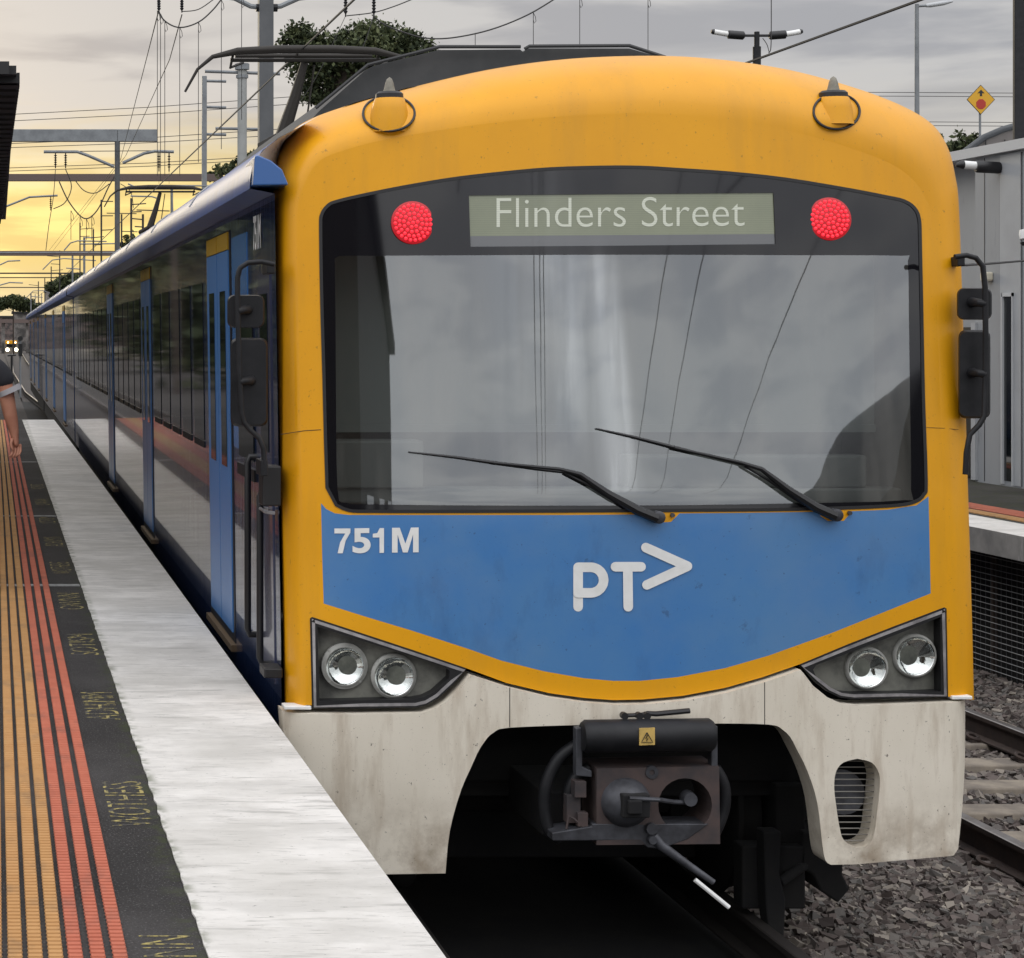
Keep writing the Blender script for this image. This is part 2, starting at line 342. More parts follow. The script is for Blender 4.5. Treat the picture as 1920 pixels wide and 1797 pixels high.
# ------------------------------------------------------------------ train: the front as a surface  y = D(x, z)
UC = 2.80
def D(x, z):
    u = (x-UC)/1.45
    k = np.maximum(0, z-1.88); tilt = np.where(k < .2, .1*k*k/.4, .1*(k-.1))
    return 8.80 + .13*u*u + tilt
def S(px, py, off=0.0):
    """picture point -> (x, z) on the front surface"""
    d = 8.85
    for _ in range(5):
        x = (px-PX0)/FPX*(d); z = EYE-(py-PY0)/FPX*(d); d = float(D(x, z))-off
    return x, z
def SP(px, py, off=0.0):
    x, z = S(px, py, off); return Vector((x, float(D(x, z))-off, z))
def patch(name, outer, holes, m, parent, off=0.0, grid=.05, thick=0, dense=14, fy=None, smooth=True, extra=None):
    rings = [dens([p for p in outer], dense)] + [dens([p for p in h], dense) for h in holes]
    XZ = [[S(*p) for p in r] for r in rings]
    pts = []; edges = []
    for r in XZ:
        o = len(pts); pts += r; edges += [(o+i, o+(i+1) % len(r)) for i in range(len(r))]
    A = np.array(XZ[0]); x0, z0 = A.min(0); x1, z1 = A.max(0)
    gx, gz = np.meshgrid(np.arange(x0+grid/2, x1, grid), np.arange(z0+grid/2, z1, grid)); gx = gx.ravel(); gz = gz.ravel()
    k = inpoly(gx, gz, XZ[0])
    for h in XZ[1:]: k &= ~inpoly(gx, gz, h)
    bp = np.array(pts); G = np.stack([gx[k], gz[k]], 1)
    if len(G):
        dmin = np.min(((G[:, None, :]-bp[None])**2).sum(2), 1); G = G[dmin > (grid*.42)**2]
    allp = [Vector((float(a), float(b))) for a, b in pts] + [Vector((float(a), float(b))) for a, b in G]
    v, e, f, *_ = delaunay_2d_cdt(allp, edges, [], 0, 1e-6)
    V = np.array([(p.x, p.y) for p in v]); T = [t for t in f]
    c = np.array([V[list(t)].mean(0) for t in T]); k = inpoly(c[:, 0], c[:, 1], XZ[0])
    for h in XZ[1:]: k &= ~inpoly(c[:, 0], c[:, 1], h)
    T = [t for t, q in zip(T, k) if q]
    Y = D(V[:, 0], V[:, 1])-off
    if fy is not None: Y = Y + fy(V[:, 0], V[:, 1])
    mb = MB(); verts = [(V[i, 0], Y[i], V[i, 1]) for i in range(len(V))]
    fs = []
    for t in T:
        a, b, cc = (Vector(verts[i]) for i in t); nn = (b-a).cross(cc-a)
        fs.append(tuple(t) if nn.y < 0 else tuple(t)[::-1])
    if thick:
        cnt = {}
        for t in fs:
            for i in range(3): cnt[(t[i], t[(i+1) % 3])] = 1
        n = len(verts); bd = [(a, b) for (a, b) in cnt if (b, a) not in cnt]
        idx = {}
        for a, b in bd:
            for q in (a, b):
                if q not in idx: idx[q] = len(verts); verts.append((verts[q][0], verts[q][1]+thick, verts[q][2]))
        fs += [(b, a, idx[a], idx[b]) for a, b in bd]
    me = bpy.data.meshes.new(name); me.from_pydata([tuple(map(float, q)) for q in verts], [], fs); me.materials.append(m); me.update()
    o = bpy.data.objects.new(name, me); COL.objects.link(o); child(o, parent)
    if smooth: shade(o, 35)
    if smooth and fy is None and not thick:
        u = (V[:, 0]-UC)/1.45; k = np.maximum(0, V[:, 1]-1.88); nz = np.where(k < .2, .1*k/.2, .1); nx = .26*u/1.45
        Nn = np.stack([nx, -np.ones(len(V)), nz], 1); Nn /= np.linalg.norm(Nn, axis=1)[:, None]
        me.normals_split_custom_set_from_vertices([tuple(map(float, q)) for q in Nn])
    return o
def smoothp(P, n=4): return [tuple(q) for q in crom(list(P)+[P[0]], n)[:-1]]
def spline(P, n=5): return [tuple(q) for q in crom(P, n)]

TR = thing('train', 'yellow-nosed blue and white electric train standing at the left platform', 'train', (2.8, 20, 0))

# traced outlines (picture units)
WIN = spline([(610, 915), (607, 820), (604, 700), (600, 560), (598, 430), (600, 402), (611, 385), (630, 375), (700, 359), (778, 344), (860, 331), (949, 321),
    (1030, 314), (1120, 311), (1199, 311), (1268, 315), (1370, 322), (1471, 333), (1587, 352), (1660, 366), (1695, 374), (1716, 388), (1726, 410), (1728, 455),
    (1731, 600), (1734, 750), (1739, 903), (1735, 928), (1716, 944), (1665, 952), (1500, 958), (1300, 960), (1120, 961), (900, 962), (700, 962), (653, 960), (628, 949)], 3)
WIN = [tuple(p) for p in WIN]
def inset(P, k):
    """move a clockwise-or-not polygon inwards by k units"""
    P = [np.array(p) for p in P]; n = len(P); out = []
    area = sum(P[i][0]*P[(i+1) % n][1]-P[(i+1) % n][0]*P[i][1] for i in range(n)); s = 1 if area > 0 else -1
    for i in range(n):
        t = P[(i+1) % n]-P[i-1]; t = t/np.hypot(*t); out.append(tuple(P[i]+s*k*np.array((-t[1], t[0]))))
    return out
BLUE = [(602, 944), (612, 955), (628, 963), (655, 966), (760, 966), (900, 966), (1060, 966), (1212, 965), (1222, 975), (1238, 980), (1258, 979), (1267, 970), (1274, 963), (1400, 962), (1532, 960), (1540, 969), (1552, 977), (1582, 977), (1590, 968), (1596, 959), (1665, 956), (1718, 948), (1741, 931),
    (1743, 1020), (1745, 1113), (1650, 1151), (1560, 1187), (1440, 1230), (1360, 1253), (1270, 1270), (1200, 1277), (1150, 1277), (1095, 1272), (1020, 1259), (940, 1239), (878, 1217), (770, 1182), (690, 1158), (607, 1132), (604, 1040)]
HLL = [(581, 1160), (585, 1157), (680, 1188), (780, 1221), (874, 1253), (852, 1281), (822, 1309), (800, 1322), (779, 1327), (680, 1328), (585, 1328)]
HLR = [(1774, 1141), (1770, 1139), (1680, 1173), (1590, 1208), (1499, 1246), (1530, 1280), (1552, 1297), (1575, 1308), (1600, 1311), (1690, 1309), (1777, 1307)]
LOWC = [(874, 1253), (950, 1281), (1030, 1300), (1095, 1309), (1150, 1313), (1205, 1312), (1280, 1305), (1360, 1290), (1430, 1270), (1499, 1246)]
KEYS = [(533, 1322, 574, 1322, .25), (530, 1150, 571, 1150, .25), (525, 900, 566, 900, .25), (519, 620, 560, 620, .25), (515, 440, 557, 445, .25), (512, 372, 560, 385, .28),
    (518, 310, 574, 340, .40), (535, 262, 598, 303, .55), (570, 230, 640, 284, .60), (640, 203, 705, 266, .62), (740, 174, 790, 250, .62), (900, 136, 930, 230, .62),
    (1050, 115, 1060, 218, .62), (1200, 109, 1200, 213, .62), (1320, 115, 1310, 219, .62), (1450, 134, 1430, 234, .62), (1560, 163, 1530, 258, .62), (1650, 195, 1610, 283, .60),
    (1715, 231, 1668, 306, .55), (1752, 275, 1706, 332, .45), (1773, 330, 1732, 366, .34), (1785, 395, 1748, 420, .26), (1793, 620, 1758, 620, .25), (1801, 900, 1768, 900, .25),
    (1808, 1150, 1779, 1150, .25), (1812, 1304, 1781, 1307, .25)]
K = crom(KEYS, 6)
inner = [(k[2], k[3]) for k in K]
outl = inner + [(1777, 1307)] + HLR[:5][::1] + LOWC[::-1][1:-1] + HLL[1:5][::-1] + [HLL[0], (585, 1323)]
mask = patch('front_mask', outl, [WIN, BLUE], YEL, TR, grid=.045, dense=10)
mb = MB(); NA = 10; rimv = []; OUT = []
for k in K:
    p = SP(k[2], k[3]); q = W(k[0], k[1], p.y+k[4]); OUT.append(q); row = []
    for j in range(NA+1):
        a = math.pi/2*j/NA; row.append((p.x+(q.x-p.x)*math.sin(a), p.y+(q.y-p.y)*(1-math.cos(a)), p.z+(q.z-p.z)*math.sin(a)))
    row.append((q.x+(UC-q.x)*.012, q.y+.03, q.z-(.012 if q.z > 3.5 else 0))); rimv += row
n = NA+2; fs = [(i*n+j, i*n+j+1, (i+1)*n+j+1, (i+1)*n+j) for i in range(len(K)-1) for j in range(n-1)]
fs_rim = fs; mb.add(rimv, fs); rim = mb.build('front_edge', YEL, TR, smooth=True, angle=180)
# fine dark joint lines on the mask
def seam(name, pts, r=.0022, m=None, off=.0005, parent=None, n=6):
    mb = MB(); mb.tube([SP(x, y, off) for x, y in pts], r, n); return mb.build(name, m or BLK, parent or TR)
patch('blue_panel', BLUE, [], BLU, TR, grid=.045, dense=10)
# windscreen
wr = patch('windscreen_seal', WIN, [inset(WIN, 6)], BLK, TR, off=.004, grid=.05, dense=10, thick=.02)
CLEAR = smoothp([(628, 495), (634, 481), (700, 480), (900, 479), (1200, 478), (1500, 479), (1690, 480), (1702, 490), (1704, 600), (1706, 750), (1708, 920), (1698, 938), (1500, 944), (1200, 948), (900, 948), (700, 946), (648, 943), (633, 920), (630, 750), (629, 600)], 3)
DISP = dens([(879, 367), (1160, 364), (1450, 362), (1454, 458), (1160, 461), (882, 463)], 40)
W2 = inset(WIN, 5.5)
wsc = patch('windscreen', W2, [CLEAR, DISP], FRIT, TR, off=.001, grid=.05, dense=12)
pane = patch('glass_pane', CLEAR, [], PANE, wsc, off=.001, grid=.05, dense=20)
# display: pale green lcd, grey lower lip
LCD = mat('display_green', (.19, .205, .14), .12, col2=(.15, .165, .115), nscale=2, coat=.6, crough=.03, emit=(.42, .46, .30), estr=.10)
LCDG = mat('display_lip', (.14, .145, .15), .2, coat=.6, crough=.03)
LCDT = mat('display_letters', (.42, .44, .37), .5, emit=(.80, .83, .70), estr=.22)
def scan(m, scale):
    nt = m.node_tree; b = nt.nodes['Principled BSDF']; tc = nt.nodes.new('ShaderNodeTexCoord'); w = nt.nodes.new('ShaderNodeTexWave')
    w.bands_direction = 'Z'; w.inputs['Scale'].default_value = scale; nt.links.new(tc.outputs['Object'], w.inputs[0])
    r = nt.nodes.new('ShaderNodeMapRange'); r.inputs[3].default_value = b.inputs['Emission Strength'].default_value*.55; r.inputs[4].default_value = b.inputs['Emission Strength'].default_value*1.15
    nt.links.new(w.outputs['Fac'], r.inputs[0]); nt.links.new(r.outputs[0], b.inputs['Emission Strength'])
scan(LCDT, 32); scan(LCD, 32)
disp = patch('destination_display', dens([(879, 367), (1160, 364), (1450, 362), (1453, 439), (1160, 441), (881, 443)], 40), [], LCD, TR, off=-.004, grid=.08)
patch('display_frame', dens([(881, 443), (1160, 441), (1453, 439), (1454, 458), (1160, 461), (882, 463)], 40), [], LCDG, disp, off=-.004, grid=.08)

def text_mesh(s, bold=0.0, res=6, shear=0):
    cu = bpy.data.curves.new('lettering', 'FONT'); cu.body = s; cu.offset = bold; cu.resolution_u = res; cu.fill_mode = 'BOTH' if False else 'FRONT'
    cu.shear = shear
    o = bpy.data.objects.new('lettering', cu); COL.objects.link(o); bpy.context.view_layer.update()
    me = bpy.data.meshes.new_from_object(o.evaluated_get(bpy.context.evaluated_depsgraph_get()))
    V = np.array([v.co[:] for v in me.vertices]); Fc = [tuple(p.vertices) for p in me.polygons]
    bpy.data.objects.remove(o); bpy.data.curves.remove(cu); bpy.data.meshes.remove(me)
    V -= V.min(0); V /= np.maximum(V.max(0), 1e-6); return V, Fc
def text_on(name, s, quad, m, parent, off, bold=0.0, flatmap=None):
    """quad: picture corners tl, tr, br, bl on the front; or flatmap(u, v) -> world point"""
    V, Fc = text_mesh(s, bold); mb = MB(); vs = []
    for u, v, _ in V:
        if flatmap: vs.append(flatmap(u, v)); continue
        tl, tr, br, bl = (np.array(q, float) for q in quad); t = tl+(tr-tl)*u; b = bl+(br-bl)*u; p = b+(t-b)*v
        vs.append(SP(p[0], p[1], off))
    mb.add(vs, Fc); return mb.build(name, m, parent)
text_on('lettering', 'Flinders Street', [(931, 371), (1396, 369), (1396, 424), (931, 427)], LCDT, disp, -.0025, bold=-.009)
def glyph(P, F, x0, x1, name='lettering'):
    mb = MB(); mb.add([SP(x0+(x1-x0)*u, 1037-v*46.5-(x0-700)*.01, .003) for u, v in P], F); return mb.build(name, WHITE, TR)
glyph([(0, 1), (1, 1), (1, .84), (.70, .50), (.52, 0), (.20, 0), (.36, .44), (.68, .80), (0, .80)], [(0, 1, 2, 7, 8), (2, 3, 6, 7), (3, 4, 5, 6)], 627, 657)
text_on('lettering', '5', [(661, 991), (695, 990.5), (695, 1037.5), (661, 1038)], WHITE, TR, .003, bold=.03)
glyph([(.62, 1), (1, 1), (1, 0), (.60, 0), (.60, .62), (0, .62), (0, .77), (.40, .80)], [(0, 1, 2, 3, 4), (0, 4, 5, 6, 7)], 699, 720)
def M_(u, v): return SP(735+u*50, 1036.5-v*46.5-u*.6, .003)
mb = MB(); mo = [(0, 0), (0, 1), (.29, 1), (.5, .36), (.71, 1), (1, 1), (1, 0), (.79, 0), (.79, .72), (.59, 0), (.41, 0), (.21, .72), (.21, 0)]
mb.add([M_(*q) for q in mo], [(0, 1, 11, 12), (1, 2, 11), (2, 3, 10, 11), (3, 9, 10), (3, 4, 8, 9), (4, 5, 8), (5, 6, 7, 8)]); mb.build('lettering', WHITE, TR)
# PT> logo, round-ended strokes
def strokes(paths, wd, m, name, parent, off=.0012):
    mb = MB(); o = off
    for P in paths:
        for a, b in zip(P[:-1], P[1:]):
            a = np.array(a, float); b = np.array(b, float); t = (b-a)/np.hypot(*(b-a)); nn = np.array((-t[1], t[0])); h = wd/2; vs = []
            ang = math.atan2(t[1], t[0])
            for k in range(9): q = ang+math.pi/2+math.pi*k/8; vs.append(a+h*np.array((math.cos(q), math.sin(q))))
            for k in range(9): q = ang-math.pi/2+math.pi*k/8; vs.append(b+h*np.array((math.cos(q), math.sin(q))))
            mb.add([SP(v[0], v[1], o) for v in vs], [tuple(range(len(vs)))]); o += .00025
    return mb.build(name, m, parent)
bowl = [(1084, 1064), (1108, 1064)] + [(1108+24*math.sin(a), 1088-24*math.cos(a)) for a in np.linspace(.2, math.pi-.2, 9)] + [(1108, 1112), (1084, 1112)]
strokes([[(1084, 1064), (1084, 1138)], bowl, [(1154, 1063), (1202, 1063)], [(1177, 1064), (1178, 1138)], [(1211, 1027), (1289, 1062), (1213, 1097)]], 18, WHITE, 'logo', TR)
# tail lamps
REDL = mat('red_led', (.5, .01, .02), .3, emit=(1, .035, .06), estr=.95)
REDB = mat('red_led_base', (.3, .005, .01), .35, emit=(1, .008, .02), estr=.25)
for cx, cy in ((774, 418), (1555, 411)):
    c = SP(cx, cy, .004); r = .094
    mb = MB(); mb.lathe(c, (0, -1, .1), [(r*1.04, -.003), (r*1.04, .004), (r, .006), (0, .006)], 40); tl = mb.build('tail_light', REDB, TR, smooth=True)
    mb = MB(); q = Vector((0, -1, .1)).normalized().to_track_quat('Z', 'Y')
    for ring, cnt in ((0, 1), (.021, 6), (.042, 12), (.062, 18), (.080, 23)):
        for k in range(cnt):
            a = 2*math.pi*k/cnt+ring*9; p = c + q @ Vector((ring*math.cos(a), ring*math.sin(a), .006))
            mb.lathe(p, (0, -1, .1), [(.0085, 0), (.0075, .004), (.004, .0065), (0, .007)], 8)
    mb.build('led_cluster', REDL, tl, smooth=True)
# cab behind the glass
CABD = mat('cab_dark', (.022, .026, .026), .9); BLIND = mat('cab_blind', (.15, .16, .155), .9, col2=(.14, .155, .15), nscale=2, stretch=(3, 1, .2))
mb = MB(); mb.bb(1.42, 4.3, 9.9, 9.95, 1.7, 3.5); mb.bb(1.42, 4.3, 9.2, 9.9, 1.66, 1.7); mb.bb(1.40, 1.42, 9.1, 9.9, 1.7, 3.4); mb.bb(4.2, 4.22, 9.15, 9.9, 1.7, 3.4); mb.bb(1.6, 4.1, 9.3, 9.9, 3.44, 3.5)
cabin = mb.build('cab_interior', CABD, TR)
mb = MB(); mb.bb(1.55, 4.10, 9.30, 9.305, 2.33, 3.4); mb.bb(1.55, 4.10, 9.285, 9.30, 2.30, 2.335); mb.build('blind', BLIND, cabin)
CONS = mat('console_grey', (.11, .113, .11), .7)
mb = MB(); mb.bb(1.5, 4.15, 9.12, 9.28, 1.98, 2.05); mb.bb(1.52, 1.95, 9.1, 9.28, 2.05, 2.27); mb.bb(2.9, 4.0, 9.15, 9.28, 2.05, 2.2); mb.build('console', CONS, cabin, bevel=.01)
# wipers
def wiper(blade, arm, boss):
    mb = MB(); mb.tube([SP(*p, .012) for p in blade], [.004, .007, .009, .007, .006], 6)
    # the rubber under the arm
    wb = mb.build('wiper', BLK, TR, smooth=True)
    mb = MB(); mb.tube([SP(x, y, .035) for x, y in arm[0]], [.006, .008, .011, .017, .022, .024], 8)
    mb.tube([SP(x, y, .028) for x, y in arm[1]], [.005, .007, .009, .008], 6)
    mb.build('wiper_arm', BLK, wb, smooth=True)
    mb = MB(); p = SP(*boss, .002); mb.lathe(p, (0, -1, 0), [(.028, 0), (.028, .045), (.020, .05), (0, .05)], 16)
    mb.build('wiper_boss', STEEL, wb, smooth=True); mb = MB(); p = SP(boss[0]+30, boss[1]-3, .002); mb.lathe(p, (0, -1, 0), [(.010, 0), (.010, .015), (0, .015)], 6); mb.build('bolt', STEEL, wb, smooth=True)
    return wb
wiper([(766, 848), (850, 857), (935, 869), (1010, 880), (1060, 886)], [[(925, 868), (1050, 880), (1088, 890), (1140, 926), (1195, 957), (1232, 972)], [(1060, 888), (1100, 908), (1150, 938), (1200, 962)]], (1230, 969))
wiper([(1118, 804), (1190, 820), (1268, 840), (1340, 858), (1395, 872)], [[(1265, 840), (1390, 868), (1428, 880), (1480, 920), (1530, 952), (1566, 968)], [(1395, 874), (1440, 900), (1490, 935), (1540, 962)]], (1562, 965))
# wiper mounting ears are part of the yellow mask (notches of the blue outline)

# headlamp clusters
def headlight(outline, inner_p, lamps):
    fr = patch('headlight_cluster', outline, [inset(outline, 4)], BLK, TR, off=.004, grid=.05, dense=8, thick=.03)
    patch('trim', inset(outline, 3.5), [inset(outline, 9)], SILV, fr, off=.007, grid=.05, dense=8, thick=.03)
    patch('gasket', inset(outline, 8.5), [inner_p], BLK, fr, off=.003, grid=.05, dense=8, thick=.07)
    patch('housing', inset(outline, 6), [], HOUS, fr, off=-.065, grid=.05, dense=12)
    for cx, cy, rf, rl in lamps:
        c = SP(cx, cy, -.06); s = 1/423.; ax = (0, -1, 0)
        mb = MB(); RF = rf*s; RL = rl*s
        # octagon-like flange, ring, screws
        pr = [(RF*1.0, 0), (RF, .018), (RL*1.10, .022), (RL*1.04, .027), (RL, .027), (RL, .015)]
        mb.lathe(c, ax, pr, 32, False)
        for a in (45, 135, 225, 315):
            mb.lathe(c+Vector((math.cos(R(a))*RF*.93, -.019, math.sin(R(a))*RF*.93)), ax, [(.006, 0), (.005, .004), (0, .004)], 8)
        lp = mb.build('headlight', LAMPF, fr, smooth=True)
        mb = MB(); mb.lathe(c+Vector((0, -.022, 0)), ax, [(0, -.034), (RL*.2, -.033), (RL*.4, -.029), (RL*.6, -.0225), (RL*.8, -.0125), (RL*.92, -.005), (RL*.99, .001)], 32, False); mb.lathe(c, ax, [(0, -.008), (RL*.16, -.010), (RL*.24, -.018), (RL*.26, -.030), (RL*.24, -.035)], 16, False)
        mb.lathe(c, ax, [(RL*.52, -.03), (RL*.50, -.018), (RL*.48, -.018), (RL*.47, -.03)], 24, False)
        for a in (100, 215, 330): mb.tube([c+Vector((math.cos(R(a))*RL*.25, .02, math.sin(R(a))*RL*.25)), c+Vector((math.cos(R(a))*RL*.9, -.004, math.sin(R(a))*RL*.9))], .003, 6)
        mb.build('reflector', CHROME, lp, smooth=True)
        mb = MB(); mb.lathe(c, ax, [(RL*1.0, .018), (RL*.8, .026), (RL*.45, .031), (0, .033)], 32, False); mb.build('lens', LENSM, lp, smooth=True)
    return fr
headlight(HLL, [(595, 1175), (680, 1202), (770, 1230), (832, 1250), (843, 1258), (842, 1272), (812, 1299), (795, 1307), (775, 1311), (680, 1313), (599, 1315)], [(645, 1248, 44, 36), (737, 1267, 43, 37)])
headlight(HLR, [(1763, 1157), (1690, 1186), (1600, 1221), (1530, 1247), (1524, 1256), (1530, 1270), (1558, 1293), (1578, 1299), (1600, 1301), (1690, 1300), (1764, 1297)], [(1712, 1229, 42, 37), (1622, 1252, 41, 36)])

# bumper
def bumpfy(x, z):
    xl = 1.245; xr = 4.41; r = .16
    t = np.clip(np.maximum((xl+r)-x, x-(xr-r))/r, 0, .995); y = .2*(1-np.sqrt(1-t*t))
    for g in (S(892, 1300)[0], S(1490, 1300)[0]):
        y = y + .010*np.exp(-((x-g)/.02)**4)
    return y - .035
ARCH = spline([(832, 1634), (840, 1555), (861, 1479), (885, 1426), (905, 1388), (922, 1371), (950, 1362), (1078, 1357), (1200, 1355), (1329, 1354), (1435, 1356), (1462, 1366), (1483, 1390), (1510, 1448), (1527, 1505), (1536, 1581), (1542, 1610), (1552, 1618)], 3)
BUMP = [(531, 1336), (660, 1337), (789, 1335), (812, 1327), (833, 1314), (860, 1287), (879, 1264)] + [(x, y+6) for x, y in LOWC[1:-1]] + [(1496, 1254), (1518, 1283), (1545, 1305), (1575, 1318), (1605, 1321), (1700, 1318), (1820, 1313), (1822, 1330), (1820, 1400), (1812, 1460), (1803, 1520), (1792, 1590), (1782, 1601), (1700, 1608), (1600, 1617)] + ARCH[::-1] + [(700, 1636), (560, 1640), (548, 1600), (540, 1480)]
GRL = smoothp([(1601, 1420), (1575, 1427), (1561, 1445), (1558, 1475), (1562, 1510), (1568, 1548), (1576, 1572), (1600, 1586), (1622, 1580), (1633, 1560), (1638, 1520), (1643, 1475), (1642, 1448), (1628, 1427)], 3)
bump = patch('bumper', BUMP, [GRL], WHT, TR, off=0, grid=.028, dense=9, thick=.14, fy=bumpfy)
gr = MB()
for k in range(14):
    y = 1429+k*11.5; a = SP(1560, y, 0); b = SP(1642, y, 0); gr.tube([a+Vector((0, .02, 0)), b+Vector((0, .02, 0))], .0028, 6)
GRM = mat('grille_metal', (.20, .19, .17), .5, metal=.4)
gg = gr.build('grille', GRM, bump)
mb = MB(); a = W(1530, 1610, 9.2); b = W(1665, 1400, 9.2); mb.bb(a.x, b.x, 9.18, 9.22, a.z+.03, b.z); mb.build('grille_dark_back', UNDER, bump)  # black plate added to darken the opening behind the grille
mb = MB(); p = SP(1598, 1500); mb.lathe(p+Vector((0, .16, 0)), (0, -1, .2), [(.0, 0), (.07, .01), (.095, .05), (.1, .06)], 24); mb.build('horn', STEEL, gg, smooth=True)
mb = MB(); mb.tube([SP(952, 1287, .0)+Vector((0, -.034, 0)), SP(952, 1361, .0)+Vector((0, -.034, 0))], .0022, 6); mb.build('bumper_joint', BLK, bump); mb = MB(); mb.tube([SP(1428, 1277, .0)+Vector((0, -.034, 0)), SP(1428, 1356, .0)+Vector((0, -.034, 0))], .0022, 6); mb.build('bumper_joint', BLK, bump)
# lip strips where yellow corners meet the bumper
for (x0, x1, y) in ((531, 583, 1326), (1782, 1817, 1307)):
    mb = MB(); mb.box((SP(x0, y)+SP(x1, y))/2+Vector((0, .02, 0)), (abs(SP(x1, y).x-SP(x0, y).x), .09, .016)); mb.build('corner_strip', WHITE, TR, bevel=.004)
# hairline joints in the yellow pillars
seam('panel_joint', [(526, 815), (545, 812), (570, 808), (602, 806)], .0016, DGR); seam('panel_joint', [(1737, 802), (1765, 803), (1797, 806)], .0012, DGR)

# ------------------------------------------------------------------ train: body
XLt, XLb = 1.272, 1.305; XRt, XRb = 4.345, 4.40     # side walls, top (z 3.38) and bottom (z .95)
def xl(z): return XLt+(3.38-z)*(XLb-XLt)/2.43
def body_profile():
    P = [(xl(.95), .95), (xl(3.40), 3.40)]
    P2 = [(1.158, 3.425), (1.158, 3.46), (1.17, 3.53), (1.215, 3.60), (1.285, 3.655), (1.37, 3.70)]
    roof = [(1.37, 3.70), (1.50, 3.775), (1.70, 3.86), (1.95, 3.93), (2.25, 3.975), (2.6, 4.0), (2.95, 4.0), (3.3, 3.975), (3.62, 3.92), (3.88, 3.85), (4.08, 3.76), (4.2, 3.68), (4.29, 3.58), (4.345, 3.45)]
    return P, P2, roof
PB, PC, PRF = body_profile()
def strip(mb, prof, y0, y1, step=None):
    ys = [y0, y1] if not step else list(np.arange(y0, y1, step))+[y1]; n = len(prof)
    vs = [(x, y, z) for y in ys for x, z in prof]; fs = [(i*n+j, i*n+j+1, (i+1)*n+j+1, (i+1)*n+j) for i in range(len(ys)-1) for j in range(n-1)]
    return mb.add(vs, fs)
def wallbox(mb, y0, y1, z0, z1, out=.004, dep=.01):
    """thin plate lying on the leaning left side wall"""
    vs = []
    for y in (y0, y1):
        for z in (z0, z1):
            vs += [(xl(z)-out, y, z), (xl(z)+dep, y, z)]
    return mb.add(vs, [(0, 2, 6, 4), (1, 5, 7, 3), (0, 1, 3, 2), (4, 6, 7, 5), (0, 4, 5, 1), (2, 3, 7, 6)])
DOORY = mat('door_header_yellow', (.42, .24, .01), .4, coat=.3)
STEP = mat('door_sill', (.10, .065, .035), .8)
def carriage(y0, y1, parent, doors, wins, first=False):
    mb = MB(); strip(mb, [(xl(.95), .95), (xl(3.40), 3.40)], y0, y1)
    mb.add([(XRb, y0, .95), (XRb, y1, .95), (XRt, y1, 3.44), (XRt, y0, 3.44)], [(0, 1, 2, 3)])
    # ends and floor
    for y in ((y1,) if first else (y0, y1)):
        mb.add([(x, y, z) for x, z in [(xl(.95), .95), (xl(3.4), 3.4)]+PRF+[(XRb, .95)]], [tuple(range(len(PRF)+3))])
    mb.add([(xl(.95), y0+.3, .96), (xl(.95), y1, .96), (XRb, y1, .96), (XRb, y0+.3, .96)], [(0, 1, 2, 3)])
    sw = mb.build('side_wall', SIDE, parent)
    ys = y0 if not first else y0
    mb = MB(); strip(mb, PRF, ys+(.35 if first else 0), y1, 3.0); rf = mb.build('roof', ROOFG, parent, smooth=True, angle=60)
    mb = MB(); strip(mb, [(xl(3.4), 3.402)]+PC, ys, y1, 3.0); mb.build('roof_edge', ROOFB, parent, smooth=True, angle=50)
    # roof joints seen against the glow
    for y in np.arange(y0+3, y1-.5, 3.0): mb = MB(); mb.tube([(x, y, z+.004) for x, z in PC[2:]+PRF[1:5]], .008, 6); mb.build('roof_joint', ROOFG, parent, smooth=True)
    # skirt below the body
    mb = MB(); mb.bb(xl(.95)+.05, XRb-.05, y0+.4, y1-.3, .55, .95); mb.build('underframe', UNDER, parent)
    deep = parent is not TR
    for a, b in doors:
        mb = MB(); wallbox(mb, a-.07, b+.07, 1.07, 3.33, .003); mb.build('door_frame', DGR, parent)
        mid = (a+b)/2
        for u, v in ((a, mid-.012), (mid+.012, b)):
            mb = MB(); wallbox(mb, u, v, 1.12, 3.22, .010)
            if deep:
                mb.m = 1; wallbox(mb, u+.14, v-.14, 2.02, 3.0, .013); mb.m = 2; wallbox(mb, u, v, 3.225, 3.32, .011); mb.build('door', [DOORB, SIDEGLS, DOORY], parent); continue
            q = mb.build('door', DOORB, parent)
            mb = MB(); wallbox(mb, u+.14, v-.14, 2.02, 3.0, .013); mb.build('window', SIDEGLS, q, smooth=False)
            mb = MB(); wallbox(mb, u, v, 3.225, 3.32, .011); mb.build('header', DOORY, q)
        mb = MB(); wallbox(mb, a-.1, b+.1, 1.03, 1.065, .03, .02); mb.build('sill', STEP, parent)
    for a, b in wins:
        mb = MB(); wallbox(mb, a, b, 2.10, 3.08, .004)
        if deep: mb.m = 1; wallbox(mb, a, b, 2.055, 2.095, .008); mb.build('window', [SIDEGLS, DGR], parent); continue
        w = mb.build('window', SIDEGLS, parent)
        mb = MB(); wallbox(mb, a, b, 2.055, 2.095, .008); mb.build('window_frame', DGR, w)
def winset(a, b, n, gap=.22):
    w = (b-a)/n; return [(a+i*w+gap/2, a+(i+1)*w-gap/2) for i in range(n)]
C1 = 9.12; L1 = 33.2
carriage(C1, L1, TR, [(10.93, 12.02), (16.55, 17.55), (22.0, 23.0)], winset(12.25, 16.3, 5)+winset(17.75, 21.8, 5)+winset(23.2, 27.3, 4)+winset(27.7, 32.4, 5), first=True)
